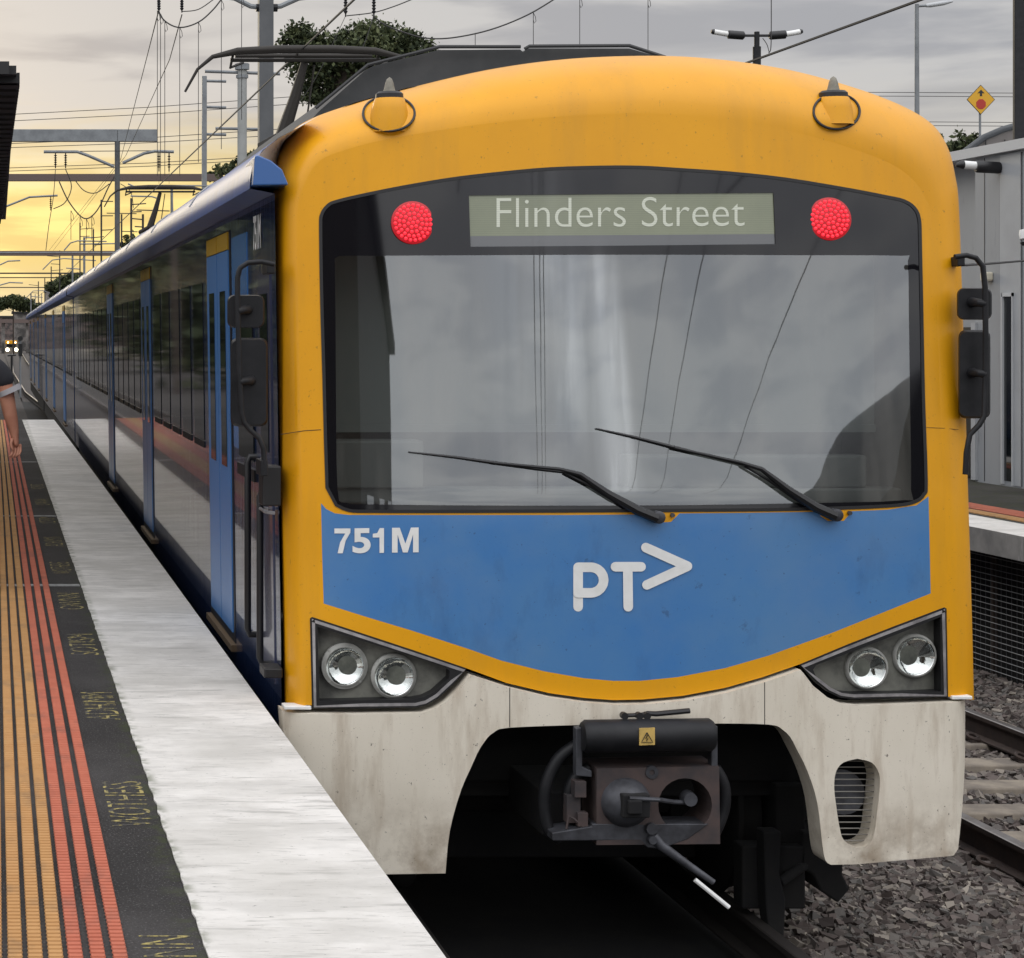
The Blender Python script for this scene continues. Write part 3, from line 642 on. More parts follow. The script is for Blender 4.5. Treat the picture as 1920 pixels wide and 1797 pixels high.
# cap edge of the blue roof fairing, facing forward
mb = MB(); FP = [(474, 348), (541, 347), (529, 318), (508, 301), (484, 291), (478, 292)]
mb.prism([W(x, y, 9.02) for x, y in FP], (0.02, .5, 0)); mb.build('roof_fairing', COVEB, TR, bevel=.006)
mb = MB(); FP = [(1752, 286), (1778, 289), (1782, 300), (1779, 330), (1774, 347), (1752, 345)]
mb.prism([W(x, y, 9.62) for x, y in FP], (0.0, .4, 0)); rfr = mb.build('roof_fairing', UNDER, TR, bevel=.004)
mb = MB(); FP = [(1776, 288), (1784, 293), (1788, 320), (1791, 348), (1773, 350), (1780, 325), (1781, 300)]
mb.prism([W(x, y, 9.60) for x, y in FP], (0.02, .5, 0)); mb.build('lip', COVEB, rfr, bevel=.004)
# cab door zone
mb = MB(); wallbox(mb, 10.15, 10.80, 2.15, 3.28, .004); mb.build('side_panel', SIDE2, TR)
mb = MB(); wallbox(mb, 9.95, 10.55, 2.12, 2.95, .008); cw = mb.build('cab_side_window', SIDEGLS, TR)
mb = MB(); wallbox(mb, 9.9, 10.6, 2.02, 2.08, .012); mb.build('window_frame', DGR, cw)
mb = MB(); wallbox(mb, 9.30, 9.72, 1.12, 3.05, .006); cd = mb.build('cab_door', mat('cab_door_paint', (.05, .055, .10), .22, coat=.6), TR)
mb = MB(); wallbox(mb, 9.38, 9.64, 2.2, 2.95, .010); mb.build('window', SIDEGLS, cd)
mb = MB(); mb.tube([(xl(2.0)-.008, 9.20, 1.93), (xl(2)-.05, 9.20, 1.935), (xl(2)-.05, 9.42, 1.935), (xl(2)-.008, 9.42, 1.93)], .008, 8); mb.build('handle', SILV, cd, smooth=True)
text_on('lettering', '751M', None, WHITE, TR, 0, .02, flatmap=lambda u, v: (xl(3.2)-.006, 9.86-.27*u, 3.17+.17*v))
for (yy, z0, z1) in ((9.86, 1.27, 2.15), (9.40, 1.20, 2.02)):
    mb = MB(); x = xl(1.6)-.055; mb.tube([(x+.06, yy, z1), (x+.01, yy, z1), (x, yy, z1-.03), (x, yy, z0+.03), (x+.01, yy, z0), (x+.06, yy, z0)], .017, 10); mb.build('handrail', BLK, TR, smooth=True)
mb = MB(); mb.bb(1.215, 1.30, 9.06, 9.22, 1.19, 1.235); mb.build('step_bracket', BLK, TR, bevel=.006); mb = MB(); mb.bb(1.20, 1.285, 9.0, 9.14, 1.98, 2.16); mb.build('mirror_bracket', BLK, TR, bevel=.006)
ZS = [p[1] for p in PC]+[3.775]; XS = [p[0] for p in PC]+[1.50]
vs = []; mb = MB(); sub = [q for q in OUT[:60] if 3.44 < q.z < 3.76 and q.x < UC]
for q in sub: vs += [(q.x, q.y, q.z), (float(np.interp(q.z, ZS, XS))+.002, 9.13, q.z)]
mb.add(vs, [(2*i, 2*i+1, 2*i+3, 2*i+2) for i in range(len(sub)-1)]); mb.build('roof_shoulder', WHITE, TR, smooth=True, angle=180)
CO = [(q.x+(UC-q.x)*.004, q.z-.006, q.y) for q in OUT if q.z > 3.50]
mb = MB(); vs = []
for (x, z, y) in CO: vs += [(x, y-.03, z), (x, 11.2, z)]
mb.add(vs, [(2*i, 2*i+1, 2*i+3, 2*i+2) for i in range(len(CO)-1)]); mb.build('roof_collar', ROOFG, TR, smooth=True, angle=180)
mb = MB(); mb.tube([(x, y-.004, z-.001) for x, z, y in CO], .006, 6); mb.build('collar_seal', BLK, TR, smooth=True)
# later carriages
for a, b in ((33.55, 57.4), (57.75, 81.5)):
    cr = bpy.data.objects.new('carriage', None); COL.objects.link(cr); cr.location = (2.8, a, 0); child(cr, TR)
    n = a-33.55
    carriage(a, b, cr, [(a+4.2, a+5.3), (a+11.4, a+12.5), (a+18.6, a+19.7)], winset(a+.9, a+3.9, 3)+winset(a+5.6, a+11.1, 6)+winset(a+12.8, a+18.3, 6)+winset(a+20, a+23, 3))
mb = MB()
for y in (33.2, 57.4): mb.bb(1.40, 4.28, y, y+.36, 1.0, 3.6)
mb.build('gangway', BLK, TR)
# roof shroud just behind the cap and its lid
SH = [(560, 252), (586, 222), (600, 207), (686, 131), (700, 124), (822, 94), (975, 93), (981, 98), (990, 91), (1180, 91), (1245, 110), (1320, 122), (1420, 150), (1420, 230), (560, 300)]
mb = MB(); mb.prism([W(x, y, 10.35) for x, y in SH], (0, 4.5, 0)); sh = mb.build('roof_shroud', SHROUD, TR)
mb = MB(); TP = [(592, 203), (690, 122), (824, 88), (976, 88)]
mb.tube([W(x, y, 10.30) for x, y in TP], .010, 6); mb.tube([W(x, y, 10.30) for x, y in [(984, 92), (992, 87), (1180, 86), (1248, 108)]], .010, 6); mb.build('lid_edge', BLK, sh)
# antenna pods on the cap
from mathutils.bvhtree import BVHTree
bvh = BVHTree.FromPolygons([Vector(v) for v in rimv], fs_rim)
bvh2 = BVHTree.FromPolygons([v.co.copy() for v in mask.data.vertices], [tuple(p.vertices) for p in mask.data.polygons])
def hit(x, y):
    o = Vector((0, 0, EYE)); dr = (W(x, y, 10)-o).normalized(); best = None
    for t_ in (bvh, bvh2):
        h = t_.ray_cast(o, dr)
        if h[0] is not None and (best is None or h[3] < best[3]): best = h
    return best[0]
def pod(cx, cy):
    """cx, cy: picture point of the foot of the dome; the flange disc lies on the cap's slope"""
    a = hit(cx, cy+8); b = hit(cx, cy-34); up = (b-a).normalized(); lft = (hit(cx-30, cy-8)-hit(cx+30, cy-8)).normalized(); ax = up.cross(lft).normalized()
    if ax.y > 0: ax = -ax
    c = hit(cx-2, cy-22); q = ax.to_track_quat('Z', 'Y'); ku = 33*(b-a).length/42; kl = .117; U1 = ku; print('pod', ku)
    base = c.copy(); base.y += .035 if cx > 1000 else -.012; lowr = -.055 if cx > 1000 else -.085
    mb = MB(); mb.lathe(base, (0, -.03, 1), [(.094, lowr), (.090, -.04), (.081, .02), (.068, .066), (.060, .074), (0, .074)], 28); p = mb.build('antenna_pod', YEL, TR, smooth=True)
    mb = MB(); mb.lathe(base, (0, -.03, 1), [(.064, .068), (.062, .090), (.050, .100), (0, .100)], 24); mb.build('cap', BLK, p, smooth=True)
    mb = MB(); mb.lathe(base, (0, -.02, 1), [(.030, .098), (.025, .112), (.019, .140), (.012, .158), (0, .167)], 14); mb.build('antenna', mat('antenna_beige', (.24, .22, .175), .6, col2=(.16, .15, .12), nscale=30), p, smooth=True)
    ring = []
    for k in range(49):
        g = 2*math.pi*k/48; t_ = c + lft*math.cos(g)*kl + up*math.sin(g)*ku; ring.append(t_+ax*.003)
    mb = MB(); mb.tube(ring, .006, 8, cap=False); mb.build('gasket', BLK, p, smooth=True)
    mb = MB(); R1 = [c+lft*math.cos(2*math.pi*k/40)*(kl-.006)+up*math.sin(2*math.pi*k/40)*(ku-.006) for k in range(40)]
    R2 = [c+(v-c)*.86+ax*.008 for v in R1]; R0 = [v-ax*.05 for v in R1]; R3 = [c+(v-c)*.55+ax*.014 for v in R1]; n_ = 40
    mb.add(R0+R1+R2+R3, [(r*n_+k, r*n_+(k+1) % n_, (r+1)*n_+(k+1) % n_, (r+1)*n_+k) for r in range(3) for k in range(n_)]+[tuple(range(3*n_, 4*n_))]); mb.build('flange', YEL, p, smooth=True)
pod(731, 236); pod(1570, 232)

# mirrors
def mirror(side, arm, small, big, blocks):
    mb = MB(); mb.tube([W(x, y, 8.86) for x, y in arm], .012, 10); m0 = mb.build('mirror_arm', DGR, TR, smooth=True)
    for (x, y, w, h), dd in ((small, .05), (big, .07)):
        mb = MB(); c = W(x, y, 8.95); s = 8.95/FPX; pts = []
        for sx, sy, a0 in ((1, 1, 0), (-1, 1, 90), (-1, -1, 180), (1, -1, 270)):
            for k in range(5):
                a = R(a0+k*22.5); rr = 13; pts.append((x+sx*(w/2-rr)+rr*math.cos(a), y-(sy*(h/2-rr)+rr*math.sin(a))))
        ctr = (x, y); P0 = [W(a, b, 8.97) for a, b in pts]
        P1 = [W(ctr[0]+(a-ctr[0])*.93, ctr[1]+(b-ctr[1])*.95, 8.93) for a, b in pts]; P2 = [W(a, b, 9.01) for a, b in pts]
        n = len(pts); mb.add(P1+P0+P2, [tuple(range(n)), tuple(range(2*n, 3*n))[::-1]]+[(i, (i+1) % n, (i+1) % n+n, i+n) for i in range(n)]+[(i+n, (i+1) % n+n, (i+1) % n+2*n, i+2*n) for i in range(n)])
        mb.build('mirror_head', DGR, m0, smooth=True, angle=50)
        ax = min(arm, key=lambda q: abs(q[1]-y))[0]
        mb = MB(); mb.tube([W(ax, y, 8.865), W(ax+(x-ax)*.5, y-2, 8.87), W(x+4*(1 if x > ax else -1), y-3, 8.92), W(x+4*(1 if x > ax else -1), y-3, 8.95)], [.020, .018, .022, .026], 10); mb.build('clamp', DGR, m0, smooth=True)
    for x0, x1, y0, y1, d in blocks:
        a = W(x0, y1, d); b = W(x1, y0, d); mb = MB(); mb.bb(a.x, b.x, d-.05, d+.12, a.z, b.z); mb.build('bracket', DGR, m0, bevel=.005)
mirror('l', [(514, 496), (490, 491), (465, 493), (450, 503), (445, 522), (446, 600), (449, 700), (453, 775), (457, 792), (468, 806), (486, 822), (494, 842), (496, 872)], (461, 584, 70, 62), (467, 717, 70, 166), [(498, 513, 492, 514, 9.0), (486, 500, 862, 892, 8.9)])
mirror('r', [(1790, 482), (1812, 479), (1830, 484), (1843, 500), (1847, 540), (1848, 620), (1848, 700), (1846, 780), (1836, 797), (1818, 816), (1812, 850), (1810, 890)], (1827, 570, 66, 60), (1827, 702, 60, 166), [(1786, 1800, 482, 500, 9.05)])

# coupler
def B(name, pts_px, d, thick, m, parent, bevel=.004):
    mb = MB(); mb.prism([W(x, y, d) for x, y in pts_px], (0, thick, 0)); return mb.build(name, m, parent, bevel=bevel)
cp = MB()
# face plate with a round hole
def plate_with_hole():
    outer = dens([(1106, 1432), (1333, 1428), (1335, 1572), (1106, 1574)], 20)
    hole = [(1270+50*math.cos(a), 1500+50*math.sin(a)) for a in np.linspace(0, 2*math.pi, 25)[:-1]]
    return patch('coupler', outer, [hole], RUST, TR, off=.10, grid=.06, thick=.22, dense=12, smooth=False)
COUP = plate_with_hole()
dC = 8.72
mb = MB(); c = W(1171, 1503, dC); mb.lathe(c+Vector((0, .02, 0)), (0, -1, 0), [(.115, 0), (.112, .03), (.098, .07), (.07, .105), (.045, .12), (.045, .10), (0, .10)], 28); mb.build('coupler_cone', STEEL, COUP, smooth=True)
mb = MB(); c = W(1190, 1510, dC-.10); mb.box(c, (.12, .05, .10)); mb.box(c+Vector((-.01, -.03, 0)), (.06, .03, .06)); mb.build('hook_socket', UNDER, COUP, bevel=.006)
mb = MB(); mb.tube([W(1180, 1497, dC-.13), W(1235, 1500, dC-.12), W(1262, 1504, dC-.02), W(1290, 1505, dC+.02)], .010, 8); mb.lathe(W(1288, 1495, dC+.04), (0, -1, 0), [(.035, 0), (.03, .05), (0, .05)], 12)
mb.lathe(W(1220, 1447, dC-.005), (0, -1, 0), [(.030, 0), (.028, .02), (.012, .02), (.012, 0)], 16); mb.build('coupler_hook', STEEL, COUP, smooth=True)
B('lower_flange', [(1035, 1562), (1110, 1550), (1110, 1545), (1330, 1545), (1290, 1574), (1240, 1592), (1215, 1590), (1200, 1576), (1036, 1577)], dC-.02, .14, STEEL, COUP)
mb = MB(); mb.lathe(W(1220, 1553, dC-.03), (0, -1, 0), [(.026, 0), (.024, .02), (0, .02)], 14); mb.lathe(W(1222, 1574, dC-.03), (0, -1, 0), [(.02, 0), (.018, .02), (0, .02)], 14)
mb.tube([W(1225, 1568, dC-.02), W(1240, 1586, dC-.03), W(1290, 1622, dC-.05), W(1338, 1655, dC-.07)], [.022, .022, .017, .014], 10); lv = mb.build('uncoupling_lever', STEEL, COUP, smooth=True)
mb = MB(); mb.tube([W(1303, 1650, dC-.09), W(1367, 1702, dC-.12)], .010, 8); mb.build('lever_tip', WHITE, lv)
# electric head drum above
mb = MB(); mb.tube([W(1092, 1381, dC-.02), W(1098, 1381, dC-.02), W(1330, 1378, dC-.02), W(1336, 1378, dC-.02)], [.062, .072, .072, .062], 24); dr = mb.build('cable_drum', DGR, COUP, smooth=True)
LBL = mat('warning_yellow', (.62, .42, .12), .5, col2=(.5, .34, .1), nscale=30)
lb = B('warning_label', [(1199, 1366), (1228, 1365), (1228, 1397), (1199, 1398)], dC-.098, .006, LBL, dr, 0)
mb = MB(); T3 = [W(1213, 1374, dC-.102), W(1224, 1392, dC-.102), W(1203, 1392, dC-.102)]; mb.tube(T3+[T3[0]], .0022, 5); mb.tube([W(1215, 1378, dC-.102), W(1211, 1385, dC-.102), W(1215, 1385, dC-.102), W(1212, 1390, dC-.102)], .0018, 5); mb.build('warning_sign', BLK, lb)
mb = MB(); mb.tube([W(1165, 1342, dC), W(1200, 1341, dC), W(1215, 1338, dC), W(1230, 1339, dC), W(1293, 1333, dC)], [.009, .009, .011, .012, .012], 8)
for x in (1168, 1196, 1210): mb.lathe(W(x, 1341, dC+.01), (0, -1, 0), [(.016, 0), (.016, .03), (0, .03)], 10)
mb.build('release_handle', BLK, COUP, smooth=True)
for P in ([(1080, 1366), (1092, 1364), (1092, 1438), (1110, 1446), (1110, 1458), (1080, 1455)], [(1334, 1360), (1346, 1362), (1346, 1440), (1336, 1452), (1330, 1452), (1334, 1436)]): B('side_bracket', P, dC, .05, STEEL, COUP)
for P in ([(1090, 1392), (1050, 1420), (1026, 1465), (1020, 1510), (1028, 1555), (1050, 1575)], [(1105, 1440), (1078, 1460), (1066, 1490), (1070, 1520), (1090, 1540)], [(1340, 1440), (1356, 1470), (1358, 1510), (1345, 1550), (1330, 1575)]):
    mb = MB(); mb.tube([Vector(q) for q in crom([tuple(W(x, y, dC+.08)) for x, y in P], 4)], .027, 10)
    mb.build('air_hose', DGR, COUP, smooth=True)
mb = MB(); mb.tube([W(1062, 1555, dC), W(1066, 1530, dC), W(1075, 1535, dC), W(1095, 1552, dC)], .006, 6); mb.box(W(1085, 1478, dC+.02), (.05, .06, .07)); mb.box(W(1072, 1515, dC+.05), (.06, .06, .12)); mb.box(W(1090, 1535, dC+.02), (.045, .05, .06)); mb.build('valve_block', RUST, COUP, bevel=.004)
# undergear
mb = MB(); mb.bb(1.45, 4.2, 9.5, 10.2, .62, 1.1); mb.bb(1.5, 4.15, 10.1, 10.4, .1, .95); mb.prism([W(1432, 1560, 9.3), W(1466, 1560, 9.3), W(1462, 1640, 9.3), W(1474, 1690, 9.3), W(1470, 1775, 9.3), W(1446, 1790, 9.3), W(1436, 1700, 9.3)], (0, .10, 0)); mb.prism([W(1505, 1560, 9.4), W(1585, 1560, 9.4), W(1580, 1640, 9.4), W(1594, 1668, 9.4), W(1572, 1694, 9.4), W(1540, 1672, 9.4), W(1524, 1640, 9.4), W(1500, 1628, 9.4)], (0, .25, 0)); mb.tube([W(1462, 1655, 9.35), W(1500, 1628, 9.4), W(1540, 1600, 9.5)], .025, 8); mb.bb(3.35, 3.85, 9.9, 10.2, .25, .95); mb.bb(2.45, 2.95, 8.95, 10.2, .5, .7); mb.build('undergear', UNDER, TR, bevel=.01)
def wheelset(y, par):
    mb = MB()
    for x in (1.97, 3.60): mb.lathe((x-.06, y, .44), (1, 0, 0), [(.40, 0), (.46, .01), (.47, .03), (.44, .035), (.435, .13), (.15, .13)], 28)
    mb.tube([(1.9, y, .44), (3.7, y, .44)], .08, 12); return mb.build('wheelset', UNDER, par, smooth=True)
for y in (9.98, 12.5, 28.5, 30.7): wheelset(y, TR)
mb = MB(); mb.bb(3.70, 3.84, 9.45, 13.2, .30, .62); mb.bb(3.62, 3.86, 9.75, 10.2, .22, .80); mb.tube([(3.78, 9.55, .12), (3.78, 9.55, .95)], .06, 10); mb.bb(3.52, 3.82, 9.40, 9.52, .04, .34); mb.build('bogie_frame', UNDER, TR, bevel=.01)

# pantographs
def panto(d, cx, cz, hw, parent, full=True):
    """head centre at (cx, d, cz), half width hw, on the roof"""
    mb = MB(); s = hw
    hp = [(-s, -.28), (-s+.10, -.10), (-s+.22, .0), (-s+.42, .045), (-s+.75, .06), (0, .06), (s-.75, .06), (s-.42, .045), (s-.22, 0), (s-.10, -.10), (s, -.28)]
    mb.tube([(cx+a, d, cz+b) for a, b in hp], [.010, .013, .018, .030, .034, .034, .034, .030, .018, .013, .010], 10)
    p = mb.build('pantograph', DARKP, parent, smooth=True)
    mb = MB(); mb.tube([(cx-s*.62, d+.05, cz-.02), (cx+s*.62, d+.05, cz-.02)], .016, 8); mb.tube([(cx-s*.55, d+.3, cz+.05), (cx+s*.6, d+.3, cz+.05)], .018, 8)
    for a in (-.6, .6):
        mb.tube([(cx+a*s, d+.02, cz+.03), (cx+a*s-.02, d+.05, cz-.08), (cx+a*s+.1, d+.2, cz-.02)], .012, 6)
    mb.build('contact_strip', DARKP, p, smooth=True)
    mb = MB(); mb.tube([(cx, d+.1, cz-.03), (cx-.07, d+.12, cz-.3), (cx-.17, d+.15, cz-.62)], [.03, .045, .06], 8)
    mb.tube([(cx-.17, d+.15, cz-.62), (cx+.4, d+1.9, cz-.95)], .04, 8); mb.tube([(cx-.17, d+.15, cz-.62), (cx-.32, d+.3, cz-.70)], .05, 8)
    mb.tube([(cx+.08, d+.1, cz-.05), (cx+.02, d+.12, cz-.5)], .008, 6); mb.build('frame', DARKP, p, smooth=True)
    mb = MB(); mb.bb(cx-.4, cx+.9, d+.1, d+2.2, cz-1.02, cz-.92); mb.build('base', UNDER, p)
panto(15.9, 2.47, 4.98, .97, TR)
panto(33.5, 2.75, 5.20, .95, TR)

# ------------------------------------------------------------------ ground, tracks
def plane(name, m, x0, x1, y0, y1, z, nx=1, ny=1, kind='structure'):
    mb = MB(); xs = np.linspace(x0, x1, nx+1); ys = np.linspace(y0, y1, ny+1)
    mb.add([(x, y, z) for y in ys for x in xs], [(j*(nx+1)+i, j*(nx+1)+i+1, (j+1)*(nx+1)+i+1, (j+1)*(nx+1)+i) for j in range(ny) for i in range(nx)])
    o = mb.build(name, m); o['kind'] = kind; return o
plane('ground', GROUND, -900, 900, -300, 2200, -.42)
plane('ballast_bed', BALB, 3.75, 8.55, -14, 420, -.235)
plane('painted_shade_bed', UNDER, 1.1, 3.75, -14, 90, -.232)  # near-black sheet paints in the shade under the train
plane('ballast_bed', BALB, 1.1, 3.75, 90, 420, -.235)
plane('far_ballast_bed', BALB, -12, 1.15, 39.4, 420, -.235)
BEND = [(-14, 0), (60, 0), (80, -.18), (98, -.58), (150, -.75), (220, -.35), (300, .25), (420, 1.4)]
def bend(y): return float(np.interp(y, [b[0] for b in BEND], [b[1] for b in BEND]))
RP = [(-.07, -.17), (-.07, -.158), (-.012, -.145), (-.010, -.04), (-.035, -.03), (-.035, -.004), (-.028, 0), (.028, 0), (.035, -.004), (.035, -.03), (.010, -.04), (.012, -.145), (.07, -.158), (.07, -.17)]
def rail(x, label, group, bent=False, far=400):
    ys = [-14, 8, 20, 60, 80, 98, 120, 150, 185, 220, 260, 300, 350, far] if bent else [-14, 60, far]
    n = len(RP); mb = MB(); vs = [(x+a+(bend(y) if bent else 0), y, b) for y in ys for a, b in RP]
    for i in range(len(ys)-1):
        for j in range(n):
            k = (j+1) % n; mb.mi.append(1 if (j in (5, 6, 7) and (not bent or ys[i] > 70)) else 0); mb.f.append((i*n+j, i*n+k, (i+1)*n+k, (i+1)*n+j))
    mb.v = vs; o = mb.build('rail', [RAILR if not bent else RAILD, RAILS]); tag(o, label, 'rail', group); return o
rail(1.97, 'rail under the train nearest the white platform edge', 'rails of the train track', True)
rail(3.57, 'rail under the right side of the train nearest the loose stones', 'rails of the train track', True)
rail(5.54, 'rusty sided rail of the empty track, on the side nearer the train', 'rails of the empty track')
rail(7.14, 'rusty sided rail of the empty track, on the side nearer the mesh wall', 'rails of the empty track')
rail(-3.1, 'worn rail of the track beyond the end of the left platform, left one', 'rails beyond the left platform').location.y = 54
rail(-1.5, 'worn rail of the track beyond the end of the left platform, right one', 'rails beyond the left platform').location.y = 54
def sleeper(xc, y, label, group, clips):
    t = thing('sleeper', label, 'sleeper', (xc, y, -.17), group)
    mb = MB(); v = [(xc+sx*(1.3), y+sy*w, z) for z, w in ((-.30, .15), (-.172, .125)) for sx in (-1, 1) for sy in (-1, 1)]
    mb.add(v, [(0, 1, 3, 2), (4, 6, 7, 5), (0, 4, 5, 1), (2, 3, 7, 6), (0, 2, 6, 4), (1, 5, 7, 3)]); mb.build('beam', OCON, t, bevel=.012)
    if clips:
        for rx in (xc-.8, xc+.8):
            for sg in (-1, 1):
                c = Vector((rx+sg*.10, y, -.175)); mb = MB()
                P = [c+Vector(q) for q in ((sg*-.02, -.05, .02), (sg*.03, -.055, .03), (sg*.055, -.02, .045), (sg*.03, .02, .055), (sg*-.02, .03, .04), (sg*-.03, 0, .025), (sg*.02, 0, .015), (sg*.06, .04, .02))]
                mb.tube([Vector(q) for q in crom([tuple(p) for p in P], 3)], .013, 6); mb.bb(c.x-.05, c.x+.05, y-.06, y+.06, -.20, -.165); mb.build('rail_clip', RAILR, t, smooth=True)
    return t
s0 = sleeper(6.34, 8.9, 'pale concrete sleeper of the empty track between the train and the right platform', 'sleepers of the empty track', True)
for i in range(1, 14): dup(s0, (0, .68*i, 0))

def stones(name, regions, m, x00=3.78):
    """angular broken stones, one mesh"""
    cube = np.array([(i, j, k) for i in (-1, 1) for j in (-1, 1) for k in (-1, 1)], float)*.5
    fc = np.array([(0, 1, 3, 2), (4, 6, 7, 5), (0, 4, 5, 1), (2, 3, 7, 6), (0, 2, 6, 4), (1, 5, 7, 3)])
    tri = np.array([(a, b, c) for a, b, c, d in fc]+[(a, c, d) for a, b, c, d in fc])
    Vs = []; T = []
    for x0, x1, y0, y1, z, s, cnt in regions:
        n = cnt; x0 = max(x0, x00); p = np.stack([RNG.uniform(x0, x1, n), RNG.uniform(y0, y1, n), z+RNG.normal(0, .010, n)], 1)
        sz = s*np.minimum(RNG.lognormal(-.12, .28, (n, 1)), 1.5)*np.stack([RNG.uniform(.8, 1.7, n), RNG.uniform(.55, 1.15, n), RNG.uniform(.42, .85, n)], 1)
        V = cube[None]*(1+RNG.uniform(-.40, .24, (n, 8, 3)))*sz[:, None, :]
        a, b, c = RNG.uniform(0, 2*np.pi, n), RNG.normal(0, .38, n), RNG.normal(0, .38, n)
        ca, sa, cb, sb, cc, sc = np.cos(a), np.sin(a), np.cos(b), np.sin(b), np.cos(c), np.sin(c); o = np.ones(n); ze = np.zeros(n)
        Rz = np.stack([ca, -sa, ze, sa, ca, ze, ze, ze, o], 1).reshape(n, 3, 3); Rx = np.stack([o, ze, ze, ze, cb, -sb, ze, sb, cb], 1).reshape(n, 3, 3); Ry = np.stack([cc, ze, sc, ze, o, ze, -sc, ze, cc], 1).reshape(n, 3, 3)
        V = np.einsum('nij,nkj->nki', Rz @ Rx @ Ry, V)+p[:, None, :]; Vs.append(V.reshape(-1, 3)); T.append(RNG.random(n))
    V = np.concatenate(Vs); T = np.concatenate(T); n = len(V)//8
    F = (tri[None]+(np.arange(n)*8)[:, None, None]).reshape(-1, 3)
    me = bpy.data.meshes.new(name); me.vertices.add(len(V)); me.vertices.foreach_set('co', V.ravel())
    me.loops.add(F.size); me.loops.foreach_set('vertex_index', F.ravel().astype(np.int32)); me.polygons.add(len(F))
    me.polygons.foreach_set('loop_start', np.arange(0, F.size, 3, dtype=np.int32)); me.update(calc_edges=True); me.shade_flat()
    at = me.attributes.new('tone', 'FLOAT', 'FACE'); at.data.foreach_set('value', np.repeat(T, 12).astype(np.float32)); me.materials.append(m)
    o = bpy.data.objects.new(name, me); COL.objects.link(o); return o
def tonemat(name, stops, rough=.9, trans=False):
    m = bpy.data.materials.new(name); m.use_nodes = True; nt = m.node_tree; b = nt.nodes['Principled BSDF']; b.inputs['Roughness'].default_value = rough
    a = nt.nodes.new('ShaderNodeAttribute'); a.attribute_name = 'tone'; r = nt.nodes.new('ShaderNodeValToRGB'); nt.links.new(a.outputs['Fac'], r.inputs[0])
    e = r.color_ramp.elements
    while len(e) < len(stops): e.new(.5)
    for q, (p, c) in zip(e, stops): q.position = p; q.color = (*c, 1)
    nt.links.new(r.outputs[0], b.inputs['Base Color']); b.inputs['Specular IOR Level'].default_value = .3; return m
STM = tonemat('stone', [(0, (.055, .044, .040)), (.35, (.145, .117, .105)), (.6, (.125, .117, .108)), (.88, (.20, .172, .15)), (1, (.34, .30, .25))])
so = stones('ballast', [(3.4, 5.45, 8.2, 12.5, -.19, .042, 11000), (3.4, 5.45, 8.2, 12.5, -.20, .030, 15000), (3.4, 5.4, 12.5, 15.5, -.20, .048, 4500), (5.35, 7.3, 8.6, 11.4, -.20, .042, 4500), (5.35, 7.3, 11.4, 18, -.222, .040, 8500), (5.62, 5.75, 8.6, 16, -.18, .05, 300),
    (7.2, 8.6, 10, 20, -.20, .044, 10000), (4.7, 5.42, 8.2, 15.5, -.19, .036, 3600), (7.25, 8.6, 10, 20, -.26, .07, 1500)], STM)
so['kind'] = 'stuff'; so['label'] = 'grey brown broken ballast stones'

# ------------------------------------------------------------------ left platform
def sh(y): return -.00005*max(0, y)**2
YS = [-16, 0, 5, 8, 12, 16, 20, 24, 28, 32, 36, 39]
def bent_strip(name, m, x0, x1, z0, z1, ys=YS, jag=0):
    mb = MB(); vs = []; 
    for y in ys:
        j = RNG.normal(0, jag) if jag else 0
        vs += [(x0+sh(y)+j, y, z0), (x0+sh(y)+j, y, z1), (x1+sh(y), y, z1), (x1+sh(y), y, z0)]
    n = 4; fs = [(i*n+j, i*n+(j+1) % n, (i+1)*n+(j+1) % n, (i+1)*n+j) for i in range(len(ys)-1) for j in range(n)]
    fs += [(0, 1, 2, 3), tuple((len(ys)-1)*n+q for q in (3, 2, 1, 0))]; mb.add(vs, fs); return mb.build(name, m)
pf = bent_strip('platform', [ASPH], -9, 1.178, 1.0, 1.10); struct(pf)
pw = bent_strip('platform_wall', CONC, -9, 1.10, -.25, .995); struct(pw)
pe = bent_strip('platform_edge', WSTRIP, .560, 1.188, .92, 1.106, ys=sorted(set(list(np.arange(-2, 20, .06))+YS)), jag=.0018); struct(pe)
# tactile strips: ridged rubber bars, one mesh per colour
def tactile(xs, m, label, y0=4.3, y1=38.8):
    pitch = .0345; ys = np.arange(y0, y1, pitch); V = []; F = []; 
    prof = [(-.40, -.002), (-.30, .0075), (0, .010), (.30, .0075), (.40, -.002)]; o = 0
    for xc in xs:
        for y in ys:
            s = sh(y); hw = .0190 if True else 0
            for a, h in prof:
                e = hw*(1.10 if abs(a) < .2 else 1.0 if abs(a) < .35 else .70)
                V += [(xc+s-e, y+a*pitch, 1.104+h*.3), (xc+s-e*.88, y+a*pitch, 1.104+h), (xc+s+e*.88, y+a*pitch, 1.104+h), (xc+s+e, y+a*pitch, 1.104+h*.3)]
            for i in range(4):
                for j in range(3): F.append((o+i*4+j, o+i*4+j+1, o+(i+1)*4+j+1, o+(i+1)*4+j))
            o += 20
    mb = MB(); mb.v = V; mb.f = F; mb.mi = [0]*len(F)
    for xc in xs:   # backing strip
        for ya, yb in zip(YS[1:-1], YS[2:]):
            mb.add([(xc-.0135+sh(ya), max(ya, y0-.02), 1.1042), (xc+.0135+sh(ya), max(ya, y0-.02), 1.1042), (xc+.0135+sh(yb), yb, 1.1042), (xc-.0135+sh(yb), yb, 1.1042)], [(0, 1, 2, 3)])
    ob = mb.build('tactile_paving', m); ob['kind'] = 'structure'; ob['label'] = label; return ob
tactile([.327, .268, .2085], TORG, 'orange ridged warning strips on the left platform')
tactile([.156, .102, .0485, -.006], TYEL, 'yellow ridged warning strips on the left platform')
tactile([-.062, -.118, -.174, -.25, -.31, -.37], TORG, 'orange ridged warning strips on the left platform')
